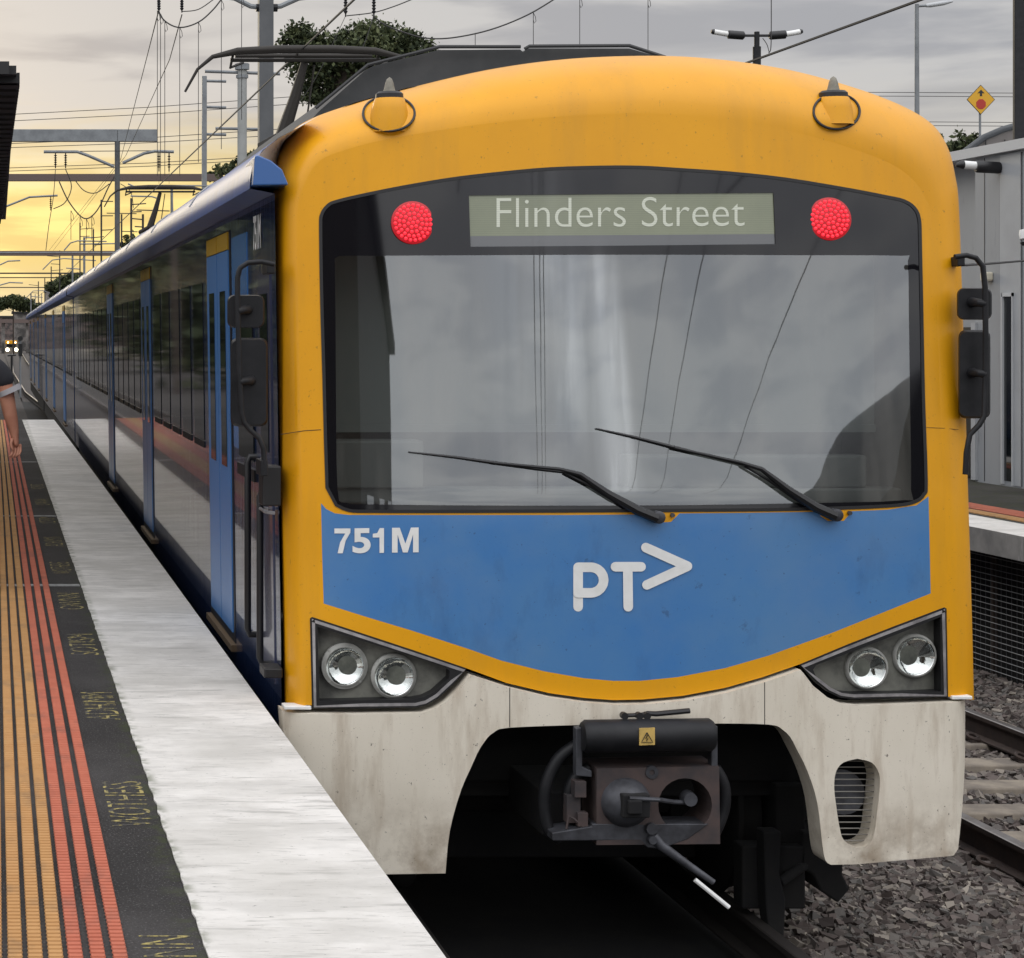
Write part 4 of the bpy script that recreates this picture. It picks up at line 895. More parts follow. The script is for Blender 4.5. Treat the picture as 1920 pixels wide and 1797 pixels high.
GROUT = mat('joint_grey', (.30, .30, .29), .8, col2=(.16, .16, .155), nscale=20)
for y, w in ((13.15, .05), (18.2, .04), (26, .05)):
    mb = MB(); mb.bb(-2, .553+sh(y), y-w, y+w, 1.099, 1.1035); struct(mb.build('platform_joint', GROUT))
# worn stencilled words on the asphalt, running along the edge
words_ = ['OWNN', 'WOTHESS', 'ADHIMM', 'SOTISM']
wy = [(5.42, .50, .30), (6.69, 7.36, 1), (8.55, 9.2, 1), (10.28, 11.0, 1), (12.0, 12.75, 1), (13.8, 14.5, 1), (15.6, 16.3, 1), (17.5, 18.1, 1), (19.4, 20.1, 1), (21.4, 22.1, 1)]
for i, (a, b, _) in enumerate(wy):
    if i == 0: a, b = 5.03, 5.47
    mb = MB(); V, Fc = text_mesh(words_[i % 4], -.012); vs = [(.385+.145*(1-v)+sh(a+(b-a)*u)+.003, a+(b-a)*u, 1.1012) for u, v, _z in V]
    # letters stand across the strip, heads towards the tactile bars
    mb.add(vs, Fc); o = mb.build('painted_words', YPAINT); o['kind'] = 'structure'; o['label'] = 'worn yellow stencilled lettering on the asphalt'

# canopy over the left platform, its building and a dark block added behind the camera
RB = mat('roof_fascia_dark', (.022, .022, .022), .7)
cn = thing('platform_canopy', 'dark corrugated platform canopy at the upper left edge of the picture', 'canopy', (-2, 20, 4.35))
mb = MB(); ex = lambda y: .143-(y-12.7)*.0062
ys = np.arange(12.7, 28.2, .35)
for i, y in enumerate(ys):
    z = 4.35; mb.add([(-6, y, z), (ex(y), y, z), (ex(y), y+.20, z), (-6, y+.20, z), (-6, y+.2, z+.03), (ex(y), y+.2, z+.03), (ex(y), y+.35, z+.03), (-6, y+.35, z+.03), (-6, y+.35, z), (ex(y), y+.35, z)], [(0, 1, 2, 3), (3, 2, 5, 4), (4, 5, 6, 7), (7, 6, 9, 8)])
mb.bb(-6, .12, 12.7, 28.2, 4.40, 4.44); mb.build('soffit', CANOPY, cn)
mb = MB(); mb.bb(-6, .135, 12.66, 12.72, 4.36, 4.42); mb.bb(-6, .12, 12.55, 12.66, 4.40, 4.455); mb.bb(-6, .075, 12.5, 12.58, 4.395, 4.475)
mb.prism([(.143, 12.7, 4.36), (.143, 12.7, 4.43), (.05, 28.2, 4.43), (.05, 28.2, 4.36)], (-.02, 0, 0)); mb.build('fascia', RB, cn)
mb = MB()
for y in np.arange(13.6, 28, 1.75): mb.bb(-6, -.1, y, y+.06, 4.30, 4.35)
mb.build('beam', RB, cn); mb = MB(); mb.bb(-3.4, -3.2, 15, 15.2, 1.1, 4.3); mb.bb(-3.4, -3.2, 25, 25.2, 1.1, 4.3); mb.build('post', RB, cn)
def simple_building(name, label, x0, x1, y0, y1, z0, z1, m, nwin=4, wz=(1.0, 2.4), side=1, roof=.25):
    t = thing(name, label, 'building', ((x0+x1)/2, (y0+y1)/2, z0))
    mb = MB(); mb.bb(x0, x1, y0, y1, z0, z1); mb.build('wall', m, t); mb = MB(); mb.bb(x0-.3, x1+.3, y0-.3, y1+.3, z1, z1+roof); mb.build('roof', RB, t)
    mb = MB(); w = (y1-y0)/nwin; xx = x1+.02 if side > 0 else x0-.02
    for i in range(nwin): mb.bb(xx-.03, xx+.01, y0+w*(i+.25), y0+w*(i+.75), z0+wz[0], z0+wz[1])
    mb.build('windows', SIDEGLS, t); return t
simple_building('station_building', 'brown brick station building on the left platform, under the canopy', -7.5, -3.6, 14, 38, 1.1, 4.2, BRICK, 6)
simple_building('reflection_block', 'unseen dark block added behind the viewer for the windscreen reflection', -3.6, -.2, -24, -8.0, 1.1, 9.0, CANOPY, 3)  # added out of view so the left strip of the windscreen mirrors dark

# the person at the left edge: body, clothes, hair
def skinned(name, joints, bones, m, parent, root=0, sub=2):
    me = bpy.data.meshes.new(name); me.from_pydata([j[0] for j in joints], bones, []); me.materials.append(m)
    o = bpy.data.objects.new(name, me); COL.objects.link(o); child(o, parent)
    s = o.modifiers.new('skin', 'SKIN'); s.use_smooth_shade = True
    for i, j in enumerate(joints):
        sv = me.skin_vertices[0].data[i]; r = j[1]; sv.radius = r if isinstance(r, tuple) else (r, r); sv.use_root = (i == root)
    u = o.modifiers.new('sub', 'SUBSURF'); u.levels = u.render_levels = sub; return o
def person():
    d = 12.7; k = d/FPX
    t = thing('person', 'person in a charcoal t-shirt with pale cuffs, cut off by the left picture edge', 'person', (-.28, d, 1.1))
    P = lambda x, y, dd=0: tuple(W(x, y, d+dd))
    cx = -85
    J = [(P(cx, 905), (.15, .11)), (P(cx, 830), (.135, .10)), (P(cx, 740), (.16, .11)), (P(cx, 680), (.14, .09)), (P(cx, 640), (.06, .06)), (P(cx, 600), (.075, .09)), (P(cx, 565), (.07, .09)),
         (P(-12, 682), .062), (P(9, 722), .058), (P(17, 768), .050), (P(22, 790), .046), (P(27, 812), .031), (P(29, 828), (.036, .022)), (P(31, 840, -.01), (.034, .02)),
         (P(cx*2+12, 682), .062), (P(cx*2-14, 770), .043), (P(cx*2-25, 815), .028), (P(cx*2-28, 842), (.034, .02)),
         (P(cx+28, 960), .095), (P(cx+30, 1040), .06), (P(cx+32, 1150, .02), .042), (P(cx+32, 1158, -.16), .035), (P(cx-28, 960), .095), (P(cx-30, 1040, -.1), .06), (P(cx-32, 1150), .042), (P(cx-32, 1158, -.18), .035)]
    J = [((x, y, z), r) for (x, y, z), r in J]
    Bn = [(0, 1), (1, 2), (2, 3), (3, 4), (4, 5), (5, 6), (3, 7), (7, 8), (8, 9), (9, 10), (10, 11), (11, 12), (12, 13), (3, 14), (14, 15), (15, 16), (16, 17), (0, 18), (18, 19), (19, 20), (20, 21), (0, 22), (22, 23), (23, 24), (24, 25)]
    skinned('person_body', J, Bn, SKIN, t)
    # fingers curl towards the thigh
    for i, (ox, ln) in enumerate(((-9, .052), (-3, .060), (3, .056), (8, .045))):
        b = Vector(W(31+ox*.85, 838, d-.012+.004*i)); P1 = b+Vector((.002, -.012, -.028)); P2 = P1+Vector((-.008, -.012, -ln*.45)); P3 = P2+Vector((-.018, .008, -ln*.25))
        q = skinned('finger', [(tuple(b+Vector((0, 0, .02))), .011), (tuple(b), .010), (tuple(P1), .0095), (tuple(P2), .0085), (tuple(P3), .007)], [(0, 1), (1, 2), (2, 3), (3, 4)], SKIN, t)
    b = Vector(W(24, 822, d-.02)); skinned('thumb', [(tuple(b), .012), (tuple(b+Vector((-.012, -.015, -.03))), .011), (tuple(b+Vector((-.008, -.022, -.058))), .0095), (tuple(b+Vector((.004, -.022, -.078))), .0075)], [(0, 1), (1, 2), (2, 3)], SKIN, t)
    Sj = [(P(cx, 900), (.165, .125)), (P(cx, 830), (.155, .12)), (P(cx, 740), (.178, .13)), (P(cx, 688), (.155, .105)), (P(cx, 662), (.075, .075)), (P(-14, 683), .078), (P(4, 704), .076), (P(15, 728), .074), (P(cx*2+14, 683), .078), (P(cx*2-15, 732), .074)]
    skinned('shirt', Sj, [(0, 1), (1, 2), (2, 3), (3, 4), (3, 5), (5, 6), (6, 7), (3, 8), (8, 9)], SHIRT, t)
    a = W(16, 728, d); bb = W(20, 737, d); mb = MB(); mb.tube([a, bb], [.077, .078], 20); mb.build('cuff', CUFF, t, smooth=True); mb = MB(); mb.tube([W(cx*2-14, 731, d), W(cx*2-16, 738, d)], [.077, .078], 20); mb.build('cuff', CUFF, t, smooth=True)
    Tj = [(P(cx, 880), (.16, .12)), (P(cx, 915), (.165, .125)), (P(cx+28, 960), .105), (P(cx+30, 1040), .078), (P(cx+32, 1140, .02), .062), (P(cx-28, 960), .105), (P(cx-30, 1040, -.1), .078), (P(cx-32, 1140), .062)]
    skinned('trousers', Tj, [(0, 1), (1, 2), (2, 3), (3, 4), (1, 5), (5, 6), (6, 7)], TROUS, t)
    for s in (-32, 32): mb = MB(); mb.lathe(W(cx+s, 1160, d-.05), (0, -1, 0), [(.03, -.14), (.05, -.1), (.05, .08), (.035, .14), (0, .15)], 12); mb.build('shoe', BLK, t, smooth=True)
    skinned('hair', [(P(cx, 575, .03), (.09, .10)), (P(cx, 552, .02), (.085, .095)), (P(cx, 545, 0), (.06, .07))], [(0, 1), (1, 2)], HAIR, t)
    mb = MB(); f = W(cx, 603, d-.09)
    mb.lathe(f, (0, -1, -.2), [(.016, 0), (.012, .015), (0, .022)], 10)
    for s in (-1, 1): mb.lathe(f+Vector((s*.032, .004, .035)), (0, -1, 0), [(.012, 0), (0, .006)], 10)
    mb.tube([f+Vector((-.022, .012, -.042)), f+Vector((.022, .012, -.042))], .005, 6)
    for s in (-1, 1): mb.lathe(f+Vector((s*.078, .09, .015)), (s, 0, 0), [(.028, 0), (.02, .012), (0, .014)], 12)
    mb.build('face', SKIN, t, smooth=True)
person()

# ------------------------------------------------------------------ right platform
mb = MB(); mb.bb(8.45, 40, 4, 90, 1.0, 1.10); struct(mb.build('right_platform', ASPH))
mb = MB(); mb.bb(8.40, 8.96, 4, 90, .90, 1.105); rc = struct(mb.build('right_platform_edge', [CONC, WSTRIP]))
for p in rc.data.polygons: p.material_index = 1 if p.normal.z > .5 else 0
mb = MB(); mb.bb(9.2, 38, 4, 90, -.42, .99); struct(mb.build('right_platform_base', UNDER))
for x0, x1, m, l in ((9.07, 9.30, TYEL, 'yellow'), (9.30, 9.42, TORG, 'mixed orange'), (9.42, 9.62, TORG, 'orange')):
    mb = MB()
    for k in range(int((x1-x0)/.058)): mb.bb(x0+k*.058, x0+k*.058+.040, 5, 60, 1.1, 1.109)
    o = mb.build('tactile_paving', m); o['kind'] = 'structure'; o['label'] = l+' ridged warning strips on the right platform'
MESH = mat('mesh_wire', (.30, .31, .32), .5, metal=.4)
t = thing('mesh_fence', 'grey welded wire mesh screening the void below the right platform edge', 'fence', (8.72, 20, 0))
mb = MB()
for k in range(22): mb.tube([(8.72, 5, .86-.052*k), (8.72, 46, .86-.052*k)], .0035, 4, cap=False)
mb.build('wire', MESH, t); mb = MB()
for y in np.arange(10, 30, .09): mb.tube([(8.724, y, -.26), (8.724, y, .9)], .0022, 4, cap=False)
mb.build('upright_wire', mat('mesh_upright', (.10, .10, .105), .6), t)
mb = MB()
for y in np.arange(5.5, 46, 2.4): mb.bb(8.76, 8.80, y, y+.04, -.26, .92)
mb.build('post', RAILR, t)

# grey shed on the right platform
sb = thing('platform_building', 'light grey panel-clad building on the right platform', 'building', (14, 18, 1.1))
XW = 11.07; ZT = 4.76
mb = MB(); mb.bb(XW, 17, 10, 22.52, 1.1, ZT); mb.bb(XW+.25, 17, 22.52, 30, 1.1, ZT); mb.build('wall', PANELG, sb)
mb = MB(); mb.bb(XW-.012, XW+.01, 21.875, 21.95, 1.12, ZT-.02); mb.bb(XW-.012, XW+.01, 21.50, 21.64, 1.12, ZT-.02); mb.bb(XW-.012, XW+.01, 21.64, 21.875, 3.22, ZT-.02)
mb.bb(XW-.03, XW+.02, 22.46, 22.56, 1.12, 2.9)
mb.build('pilaster', PANELL2, sb); mb = MB()
for y in (22.30, 21.96, 21.485, 20.8, 20.3): mb.bb(XW-.004, XW+.01, y, y+.010, 1.12, ZT-.02)
mb.build('panel_joint', BLK, sb)
mb = MB(); mb.bb(XW-.08, 17.1, 9.9, 30.1, ZT, ZT+.11); mb.build('fascia', PANELL, sb)
mb = MB(); mb.bb(XW-.006, XW+.01, 21.66, 21.86, 1.16, 3.18); wi = mb.build('window', SIDEGLS, sb)
mb = MB(); mb.bb(XW-.03, XW, 21.645, 21.66, 1.12, 3.22); mb.bb(XW-.03, XW, 21.86, 21.875, 1.12, 3.22); mb.bb(XW-.03, XW, 21.645, 21.875, 3.18, 3.22); mb.build('frame', PANELL, wi)
mb = MB(); mb.bb(XW+.2, XW+.24, 22.6, 23.4, 1.12, 2.85); mb.build('door', DGR, sb)
mb = MB(); mb.bb(XW-.09, XW, 22.10, 22.24, 3.36, 3.46); o = mb.build('box_light', mat('cream_plastic', (.62, .58, .46), .5), sb, bevel=.02)
PIPE = mat('canopy_pipe', (.07, .075, .08), .4, metal=.3)
t = thing('curved_canopy', 'grey brown curved canopy with a dark edge tube behind the grey building', 'canopy', (13, 26, 4.7))
d = 25.; P = [(1786, 303), (1812, 283), (1845, 258), (1880, 243), (1915, 233), (1990, 222)]
mb = MB(); mb.tube([W(x, y, d) for x, y in P], .042, 10); mb.build('edge_tube', PIPE, t, smooth=True)
CBR = mat('canopy_sheet', (.16, .145, .135), .7); mb = MB()
mb.prism([W(x, y+4, d) for x, y in P]+[W(1990, 330, d), W(1786, 330, d)], (0, .05, 0)); mb.build('sheet', CBR, t)
mb = MB()
for x in (1848, 1884): mb.tube([W(x, 262, d-.02), W(x, 300, d-.02)], .008, 5)
mb.build('joint', BLK, t)
t = thing('steel_post', 'thick dark steel post rising out of the top right corner', 'post', tuple(W(1925, 640, 24)*1))
mb = MB(); a = W(1903, 0, 24); mb.bb(a.x, a.x+.34, 24, 24.06, 1.1, 9.5); mb.bb(a.x+.15, a.x+.19, 24, 24.3, 1.1, 9.4); mb.build('column', DGR, t, bevel=.01)
mb = MB(); mb.bb(a.x-.05, a.x+.37, 23.95, 24.35, 1.1, 1.14); mb.build('base_plate', DGR, t)
# wall lamp
t = thing('wall_lamp', 'black and white tube lamp sticking out of the grey building wall', 'lamp', tuple(W(1885, 316, 21.95)))
dd = 21.95
mb = MB(); mb.tube([W(1829, 313, dd), W(1833, 313, dd), W(1872, 315, dd), W(1876, 315, dd)], [.055, .066, .066, .055], 16); mb.box(W(1882, 315, dd), (.05, .07, .12)); mb.build('housing', BLK, t, smooth=True)
mb = MB(); mb.tube([W(1805, 309, dd), W(1830, 311, dd)], .045, 14); mb.build('tube', WHITE, t, smooth=True)
mb = MB(); mb.tube([W(1792, 310, dd), W(1800, 309, dd), W(1806, 309, dd)], [.018, .04, .05], 12); mb.build('cap', BLK, t, smooth=True)
t = thing('security_camera', 'white dome camera on the grey wall at the right edge', 'camera', tuple(W(1918, 445, 21.4)))
mb = MB(); mb.lathe(W(1922, 440, 21.3), (0, -.2, -1), [(.05, -.05), (.06, 0), (.055, .05), (0, .06)], 14); mb.box(W(1935, 436, 21.3), (.15, .04, .04)); mb.build('shell', WHITE, t, smooth=True)
mb = MB(); mb.lathe(W(1921, 455, 21.28), (0, -.2, -1), [(.045, 0), (.03, .03), (0, .04)], 12); mb.build('dome', BLK, t, smooth=True)
# platform lamp with twin heads
def lamp_twin(px, d, top, half, name='platform_lamp', label='black twin-headed tube lamp standing above the yellow roof'):
    base = W(px, top, d); t = thing(name, label, 'lamp', (base.x, d, 1.1)); k = d/FPX
    mb = MB(); mb.tube([(base.x, d, 1.1), (base.x, d, W(px, 88, d).z)], 7.5*k, 12); mb.tube([(base.x, d, W(px, 88, d).z), base], 5*k, 12); mb.build('pole', DGR, t, smooth=True)
    for s in (-1, 1):
        f = lambda a: px+s*a*half
        mb = MB(); mb.tube([W(f(.05), 67, d), W(f(.30), 67, d)], 2.6*k, 8); mb.tube([W(f(.28), 67, d), W(f(.31), 67, d), W(f(.64), 65, d), W(f(.66), 65, d)], [5*k, 8*k, 8*k, 5*k], 14); h = mb.build('lamp_head', BLK, t, smooth=True)
        mb = MB(); mb.tube([W(f(.66), 64.5, d), W(f(.97), 60, d)], 5*k, 12); mb.build('tube', WHITE, h, smooth=True)
        mb = MB(); mb.tube([W(f(.97), 60, d), W(f(1.03), 59, d)], [5.4*k, 3.5*k], 10); mb.build('cap', BLK, h, smooth=True)
lamp_twin(1419, 40, 60, 83)
d = 60; k = d/FPX; b = W(1719, 8, d)
t = thing('street_lamp', 'tall grey street lamp with one arm, right of the train roof', 'street lamp', (b.x, d, -.3))
mb = MB(); mb.tube([(b.x+.02, d, -.35), (b.x, d, b.z)], [.11, .058], 14); mb.build('pole', GALV, t, smooth=True)
mb = MB(); mb.tube([W(1717, 12, d), W(1735, 11, d), W(1750, 8, d)], .04, 8); mb.build('arm', GALV, t, smooth=True)
mb = MB(); mb.tube([W(1736, 11, d), W(1745, 10, d), W(1770, 6, d), W(1786, 3, d)], [.05, .07, .07, .03], 10); mb.build('lamp_head', PANELL, t, smooth=True)
# yellow diamond road sign
d = 60; c = W(1839, 187, d); t = thing('road_sign', 'yellow diamond stop-ahead sign on a grey pole at the upper right', 'sign', (c.x, d, -.4)); k = d/FPX
SY = mat('sign_yellow', (.68, .37, .02), .5); SR = mat('sign_red', (.42, .035, .02), .5); SBK = mat('sign_black', (.02, .02, .02), .5)
mb = MB(); mb.tube([(c.x, d+.05, -.4), (c.x, d+.05, W(0, 170, d).z)], .035, 8); mb.build('pole', GALV, t)
mb = MB(); mb.prism([W(1839, 159, d), W(1866, 187, d), W(1839, 215.5, d), W(1812.5, 187, d)], (0, .02, 0)); p = mb.build('plate', SBK, t, bevel=.01)
mb = MB(); mb.prism([W(1839, 160.7, d-.012), W(1864.3, 187, d-.012), W(1839, 213.8, d-.012), W(1814.2, 187, d-.012)], (0, .01, 0)); mb.build('sign_face', SY, p)
mb = MB(); mb.prism([W(*q, d-.02) for q in [(1839.5, 168.5), (1846, 175), (1841.5, 174.5), (1841.5, 180.5), (1837.5, 180.5), (1837.5, 174.5), (1833, 175)]], (0, .006, 0)); mb.build('arrow', SBK, p)
mb = MB(); mb.prism([W(1839.5+9.5*math.cos(R(22.5+45*i)), 195.5+10*math.sin(R(22.5+45*i)), d-.02) for i in range(8)], (0, .006, 0)); mb.build('octagon', SR, p)

# ------------------------------------------------------------------ trees
LEAF = tonemat('leaf', [(0, (.022, .032, .014)), (.5, (.055, .070, .028)), (.85, (.095, .108, .045)), (1, (.13, .14, .06))], .75)
BARK = mat('bark', (.035, .026, .02), .9, col2=(.06, .045, .035), nscale=3)
def leaves(name, blobs, per, size, parent, seed):
    rg = np.random.default_rng(seed); C = []; T = []
    for (c, r) in blobs:
        r = np.array(r if hasattr(r, '__len__') else (r, r, r), float); n = int(per*r.prod()**(2/3)/1.0)
        nc = max(5, n//22); dirs = rg.normal(size=(nc, 3)); dirs /= np.linalg.norm(dirs, axis=1)[:, None]
        cc = np.array(c)+dirs*r*rg.uniform(.45, 1.0, (nc, 1)); tone = rg.uniform(0, .75, nc)
        i = rg.integers(0, nc, n); sp = (r.mean()*.20)
        C.append(cc[i]+rg.normal(0, sp, (n, 3))); T.append(np.clip(tone[i]+rg.normal(0, .15, n), 0, 1))
    C = np.concatenate(C); T = np.concatenate(T); n = len(C)
    a = rg.normal(size=(n, 3)); a /= np.linalg.norm(a, axis=1)[:, None]; b = np.cross(a, rg.normal(size=(n, 3))); b /= np.linalg.norm(b, axis=1)[:, None]
    s = size*rg.uniform(.5, 1.3, (n, 1)); V = np.stack([C+a*s, C+b*s*.55, C-a*s, C-b*s*.55], 1).reshape(-1, 3)
    F = np.arange(4*n).reshape(-1, 4); me = bpy.data.meshes.new(name); me.vertices.add(len(V)); me.vertices.foreach_set('co', V.ravel())
    me.loops.add(F.size); me.loops.foreach_set('vertex_index', F.ravel().astype(np.int32)); me.polygons.add(n); me.polygons.foreach_set('loop_start', np.arange(0, F.size, 4, dtype=np.int32)); me.update(calc_edges=True)
    at = me.attributes.new('tone', 'FLOAT', 'FACE'); at.data.foreach_set('value', T.astype(np.float32)); me.materials.append(LEAF)
    o = bpy.data.objects.new(name, me); COL.objects.link(o); child(o, parent); return o
def tree(label, d, blobs_px, trunk_px, per, size, seed, w=.3, name='tree', group=None, zb=-.4):
    k = d/FPX; bl = [(tuple(W(x, y, d+RNG.uniform(-1, 1)*r*k*.6)), (r*k, r*k*.9, (ry or r)*k)) for x, y, r, ry in blobs_px]
    tx = W(trunk_px[0][0], trunk_px[0][1], d); t = thing(name, label, 'tree', (tx.x, d, zb), group)
    mb = MB(); base = Vector((tx.x, d, zb)); top = W(*trunk_px[-1], d)
    pts = [base]+[W(x, y, d) for x, y in trunk_px]; n = len(pts); mb.tube(pts, [w*(1-.55*i/(n-1)) for i in range(n)], 10)
    for i, (c, r) in enumerate(bl):
        s = pts[-1].lerp(pts[-2], RNG.uniform(0, .7)); c = Vector(c); mb.tube([s, s.lerp(c, .5)+Vector((0, 0, -.1*r[0])), c], [w*.32, w*.2, w*.06], 6)
    mb.build('trunk', BARK, t, smooth=True); leaves('crown', bl, per, size, t, seed); return t
tree('large dark pine with a wide clumped crown behind the raised pantograph', 90, [(575, 85, 48, 38), (560, 75, 36, 28), (620, 100, 60, 34), (680, 90, 55, 40), (715, 70, 48, 34), (745, 95, 52, 34), (790, 100, 38, 20), (812, 104, 22, 12), (770, 75, 30, 20), (660, 75, 40, 26), (650, 130, 60, 30), (600, 150, 42, 36), (640, 175, 46, 34), (590, 185, 26, 20), (700, 135, 40, 30), (615, 205, 26, 26), (580, 120, 40, 34)],
     [(640, 330), (630, 240), (640, 170), (650, 120)], 1150, .13, 11, .42)
tree('thin loose-leaved tree at the right behind the lamp pole', 70, [(1750, 262, 22, 16), (1765, 275, 20, 14), (1738, 248, 14, 8), (1748, 240, 10, 6), (1775, 290, 22, 12), (1740, 285, 26, 16), (1762, 258, 8, 8)], [(1745, 330), (1748, 280)], 500, .085, 12, .14)
tree('rounded dark green tree below the yellow diamond sign', 75, [(1810, 265, 26, 18), (1800, 280, 28, 16), (1822, 282, 30, 18), (1842, 268, 22, 14), (1780, 292, 24, 10)], [(1810, 330), (1810, 285)], 1300, .11, 13, .2)
tree('low bush-like tree just above the train roof left of the tall grey pole', 70, [(470, 300, 26, 16), (448, 312, 22, 12), (492, 288, 22, 14), (425, 325, 18, 10)], [(470, 360), (470, 310)], 1000, .11, 14, .15)
tree('small dark tree above the train roof right of the second gantry', 120, [(420, 318, 22, 10), (400, 332, 18, 9), (250, 452, 22, 10), (235, 462, 16, 8)], [(410, 360), (410, 330)], 800, .14, 15, .15)
tree('dark tree crown beyond the last carriages', 240, [(120, 528, 20, 8), (140, 524, 22, 9), (160, 528, 18, 10), (105, 540, 18, 8), (130, 540, 26, 10), (150, 548, 26, 12), (118, 552, 22, 8)], [(140, 600), (140, 550)], 1500, .26, 16, .14)
tree('low rounded tree on the horizon at the far left', 300, [(8, 568, 18, 6), (28, 566, 20, 8), (45, 572, 20, 7), (-14, 572, 22, 8), (62, 576, 16, 5)], [(25, 600), (25, 575)], 2200, .3, 17, .14)
for i, (x, y, h, r) in enumerate(((-9, 47, 9, 4.5), (-13, 58, 11, 5.5), (-9, 71, 10, 5), (-14, 85, 13, 6.5), (-10, 102, 12, 6), (-16, 122, 15, 8), (-12, 148, 15, 8), (-18, 180, 18, 10), (-14, 220, 19, 10), (-22, 270, 24, 13))):
    lb = 'dense dark tree in the row left of the line, mirrored in the train side'
    t = thing('lineside_tree', lb, 'tree', (x, y, -.4), 'trees left of the line'); mb = MB(); mb.tube([(x, y, -.4), (x+.2, y, h*.45), (x, y, h*.75)], [.35, .25, .1], 8); mb.build('trunk', BARK, t, smooth=True)
    leaves('crown', [((x, y, h*.45), (r*.75, r, h*.45)), ((x+.5, y+r*.5, h*.62), (r*.7, r*.8, h*.36)), ((x-.5, y-r*.5, h*.6), (r*.7, r*.8, h*.38))], 60, .34+.012*h, t, 40+i)
# dark arch added out of view, shaped for its reflection in the windscreen
ah = thing('reflection_arch', 'dark arch added behind the viewer, mirrored in the lower right of the windscreen', 'building', (47, -34, -.4))
A_ = [(47+11*math.cos(a), -30, .4+11*math.sin(a)) for a in np.linspace(0, math.pi, 33)]+[(36, -30, -.4), (58, -30, -.4)]
mb = MB(); mb.prism(A_, (0, -14, 0)); mb.build('wall', RB, ah)
mb = MB(); mb.bb(44, 50, -30.03, -29.9, -.4, 4.2); mb.build('door', DGR, ah)

# ------------------------------------------------------------------ overhead line: posts, gantries, wires
def post(name, label, px, top, d, r, m, cat='post', group=None, bot=None, sq=False):
    c = W(px, top, d); t = thing(name, label, cat, (c.x, d, -.3), group); mb = MB()
    if sq: mb.bb(c.x-r, c.x+r, d-r, d+r, -.4, c.z)
    else: mb.tube([(c.x, d, -.4), (c.x, d, c.z)], r, 14)
    mb.build('column', m, t, smooth=not sq, bevel=.01 if sq else 0); return t
def bar(t, name, pts, d, r, m, n=8):
    mb = MB(); mb.tube([W(x, y, d) for x, y in pts], r, n); return mb.build(name, m, t, smooth=True)
def insul(t, x, y0, y1, d, r):
    mb = MB(); mb.tube([W(x, y0, d), W(x, y1, d)], r*.35, 5)
    for k in range(5): yy = y0+(y1-y0)*(.25+.13*k); mb.lathe(W(x, yy, d), (0, 0, 1), [(r*.4, -.03), (r, 0), (r*.4, .02)], 8)
    return mb.build('insulator', DGR, t)
t = post('overhead_line_post', 'thick dark grey post nearest the train roof, behind the pantograph', 498, -60, 35, .125, POLEG, sq=True)
bar(t, 'arm', [(486, 14), (470, 12), (440, -3), (410, -8)], 35, .045, GALV); bar(t, 'arm', [(510, 14), (526, 12), (560, -3), (600, -8)], 35, .045, GALV)
bar(t, 'clamp', [(480, 15), (520, 15)], 35, .07, DGR)
t = post('overhead_line_post', 'pale concrete post with a cap and crossbar, left of the thick dark post', 454, 130, 55, .13, mat('post_concrete', (.33, .34, .33), .8, col2=(.26, .27, .26), nscale=2))
bar(t, 'cap', [(454, 120), (454, 131)], 55, .2, GALV); bar(t, 'cap', [(454, 141), (454, 147)], 55, .17, GALV); bar(t, 'crossbar', [(384, 134), (525, 139)], 55, .045, GALV); bar(t, 'arm', [(404, 241), (500, 243)], 55, .04, GALV)
t = post('overhead_line_post', 'thin grey ladder-like post with three short arms', 383, 143, 62, .075, GALV, sq=True)
for y in (152, 201, 252): bar(t, 'arm', [(383, y), (424, y+1)], 62, .045, GALV)
g = thing('overhead_gantry', 'grey post with a broad horizontal beam and two bracket arms', 'gantry', (W(220, 0, 78).x, 78, -.3))
c = W(220, 245, 78); mb = MB(); mb.tube([(c.x, 78, -.4), c], .105, 12); mb.build('column', POLEG, g, smooth=True)
a = W(-260, 254, 78); b = W(295, 254, 78); mb = MB(); mb.bb(a.x, b.x, 77.9, 78.15, W(0, 266, 78).z, W(0, 243, 78).z); mb.build('beam', GALV, g, bevel=.02)
bar(g, 'bracket_arm', [(82, 285), (145, 285), (165, 292), (214, 313)], 77.7, .06, GALV); bar(g, 'bracket_arm', [(326, 285), (290, 284), (270, 288), (230, 306)], 77.7, .06, GALV); bar(g, 'stay', [(150, 284), (290, 283)], 77.7, .015, WIRE)
for x in (104, 123): insul(g, x, 284, 316, 77.7, .07)
for x in (298, 317): insul(g, x, 284, 322, 77.7, .07)
def portal(label, y0, y1, x0, x1, d, m, posts=(), dz=.2, group='portal beams over the tracks'):
    g = thing('overhead_gantry', label, 'gantry', (W((x0+x1)/2, y0, d).x, d, -.3), group)
    a = W(x0, y1, d); b = W(x1, y0, d); mb = MB(); mb.bb(a.x, b.x, d-dz, d+dz, a.z, b.z); mb.build('beam', m, g)
    for px in posts: c = W(px, y0, d); mb = MB(); mb.bb(c.x-.14, c.x+.14, d-.14, d+.14, -.4, c.z); mb.build('column', m, g)
    return g
BR = mat('gantry_brown', (.13, .095, .085), .7)
portal('second portal beam, dark, from the canopy to the trees', 327, 340, -240, 412, 95, BR, (-240,))
g3 = portal('third portal beam, brown, meeting the long grey post', 471, 480, -180, 235, 150, BR, (-180,))
bar(g3, 'rail', [(-100, 474), (235, 474)], 149, .05, GALV)
portal('thin portal beam highest of the distant ones', 511.5, 514, -150, 150, 220, WIRE, (-150,))
portal('thin portal beam in the middle of the distant ones', 520, 521.8, -150, 130, 260, WIRE, (-150,))
portal('thin portal beam lowest of the distant ones', 538.5, 540.2, -150, 100, 310, WIRE, (-150,))
def brack(label, px, top, d, arms, r=.06, m=GALV):
    t = post('bracket_post', label, px, top, d, r, m, group=None)
    for A in arms: bar(t, 'arm', A, d-.1, r*.55, m)
    return t
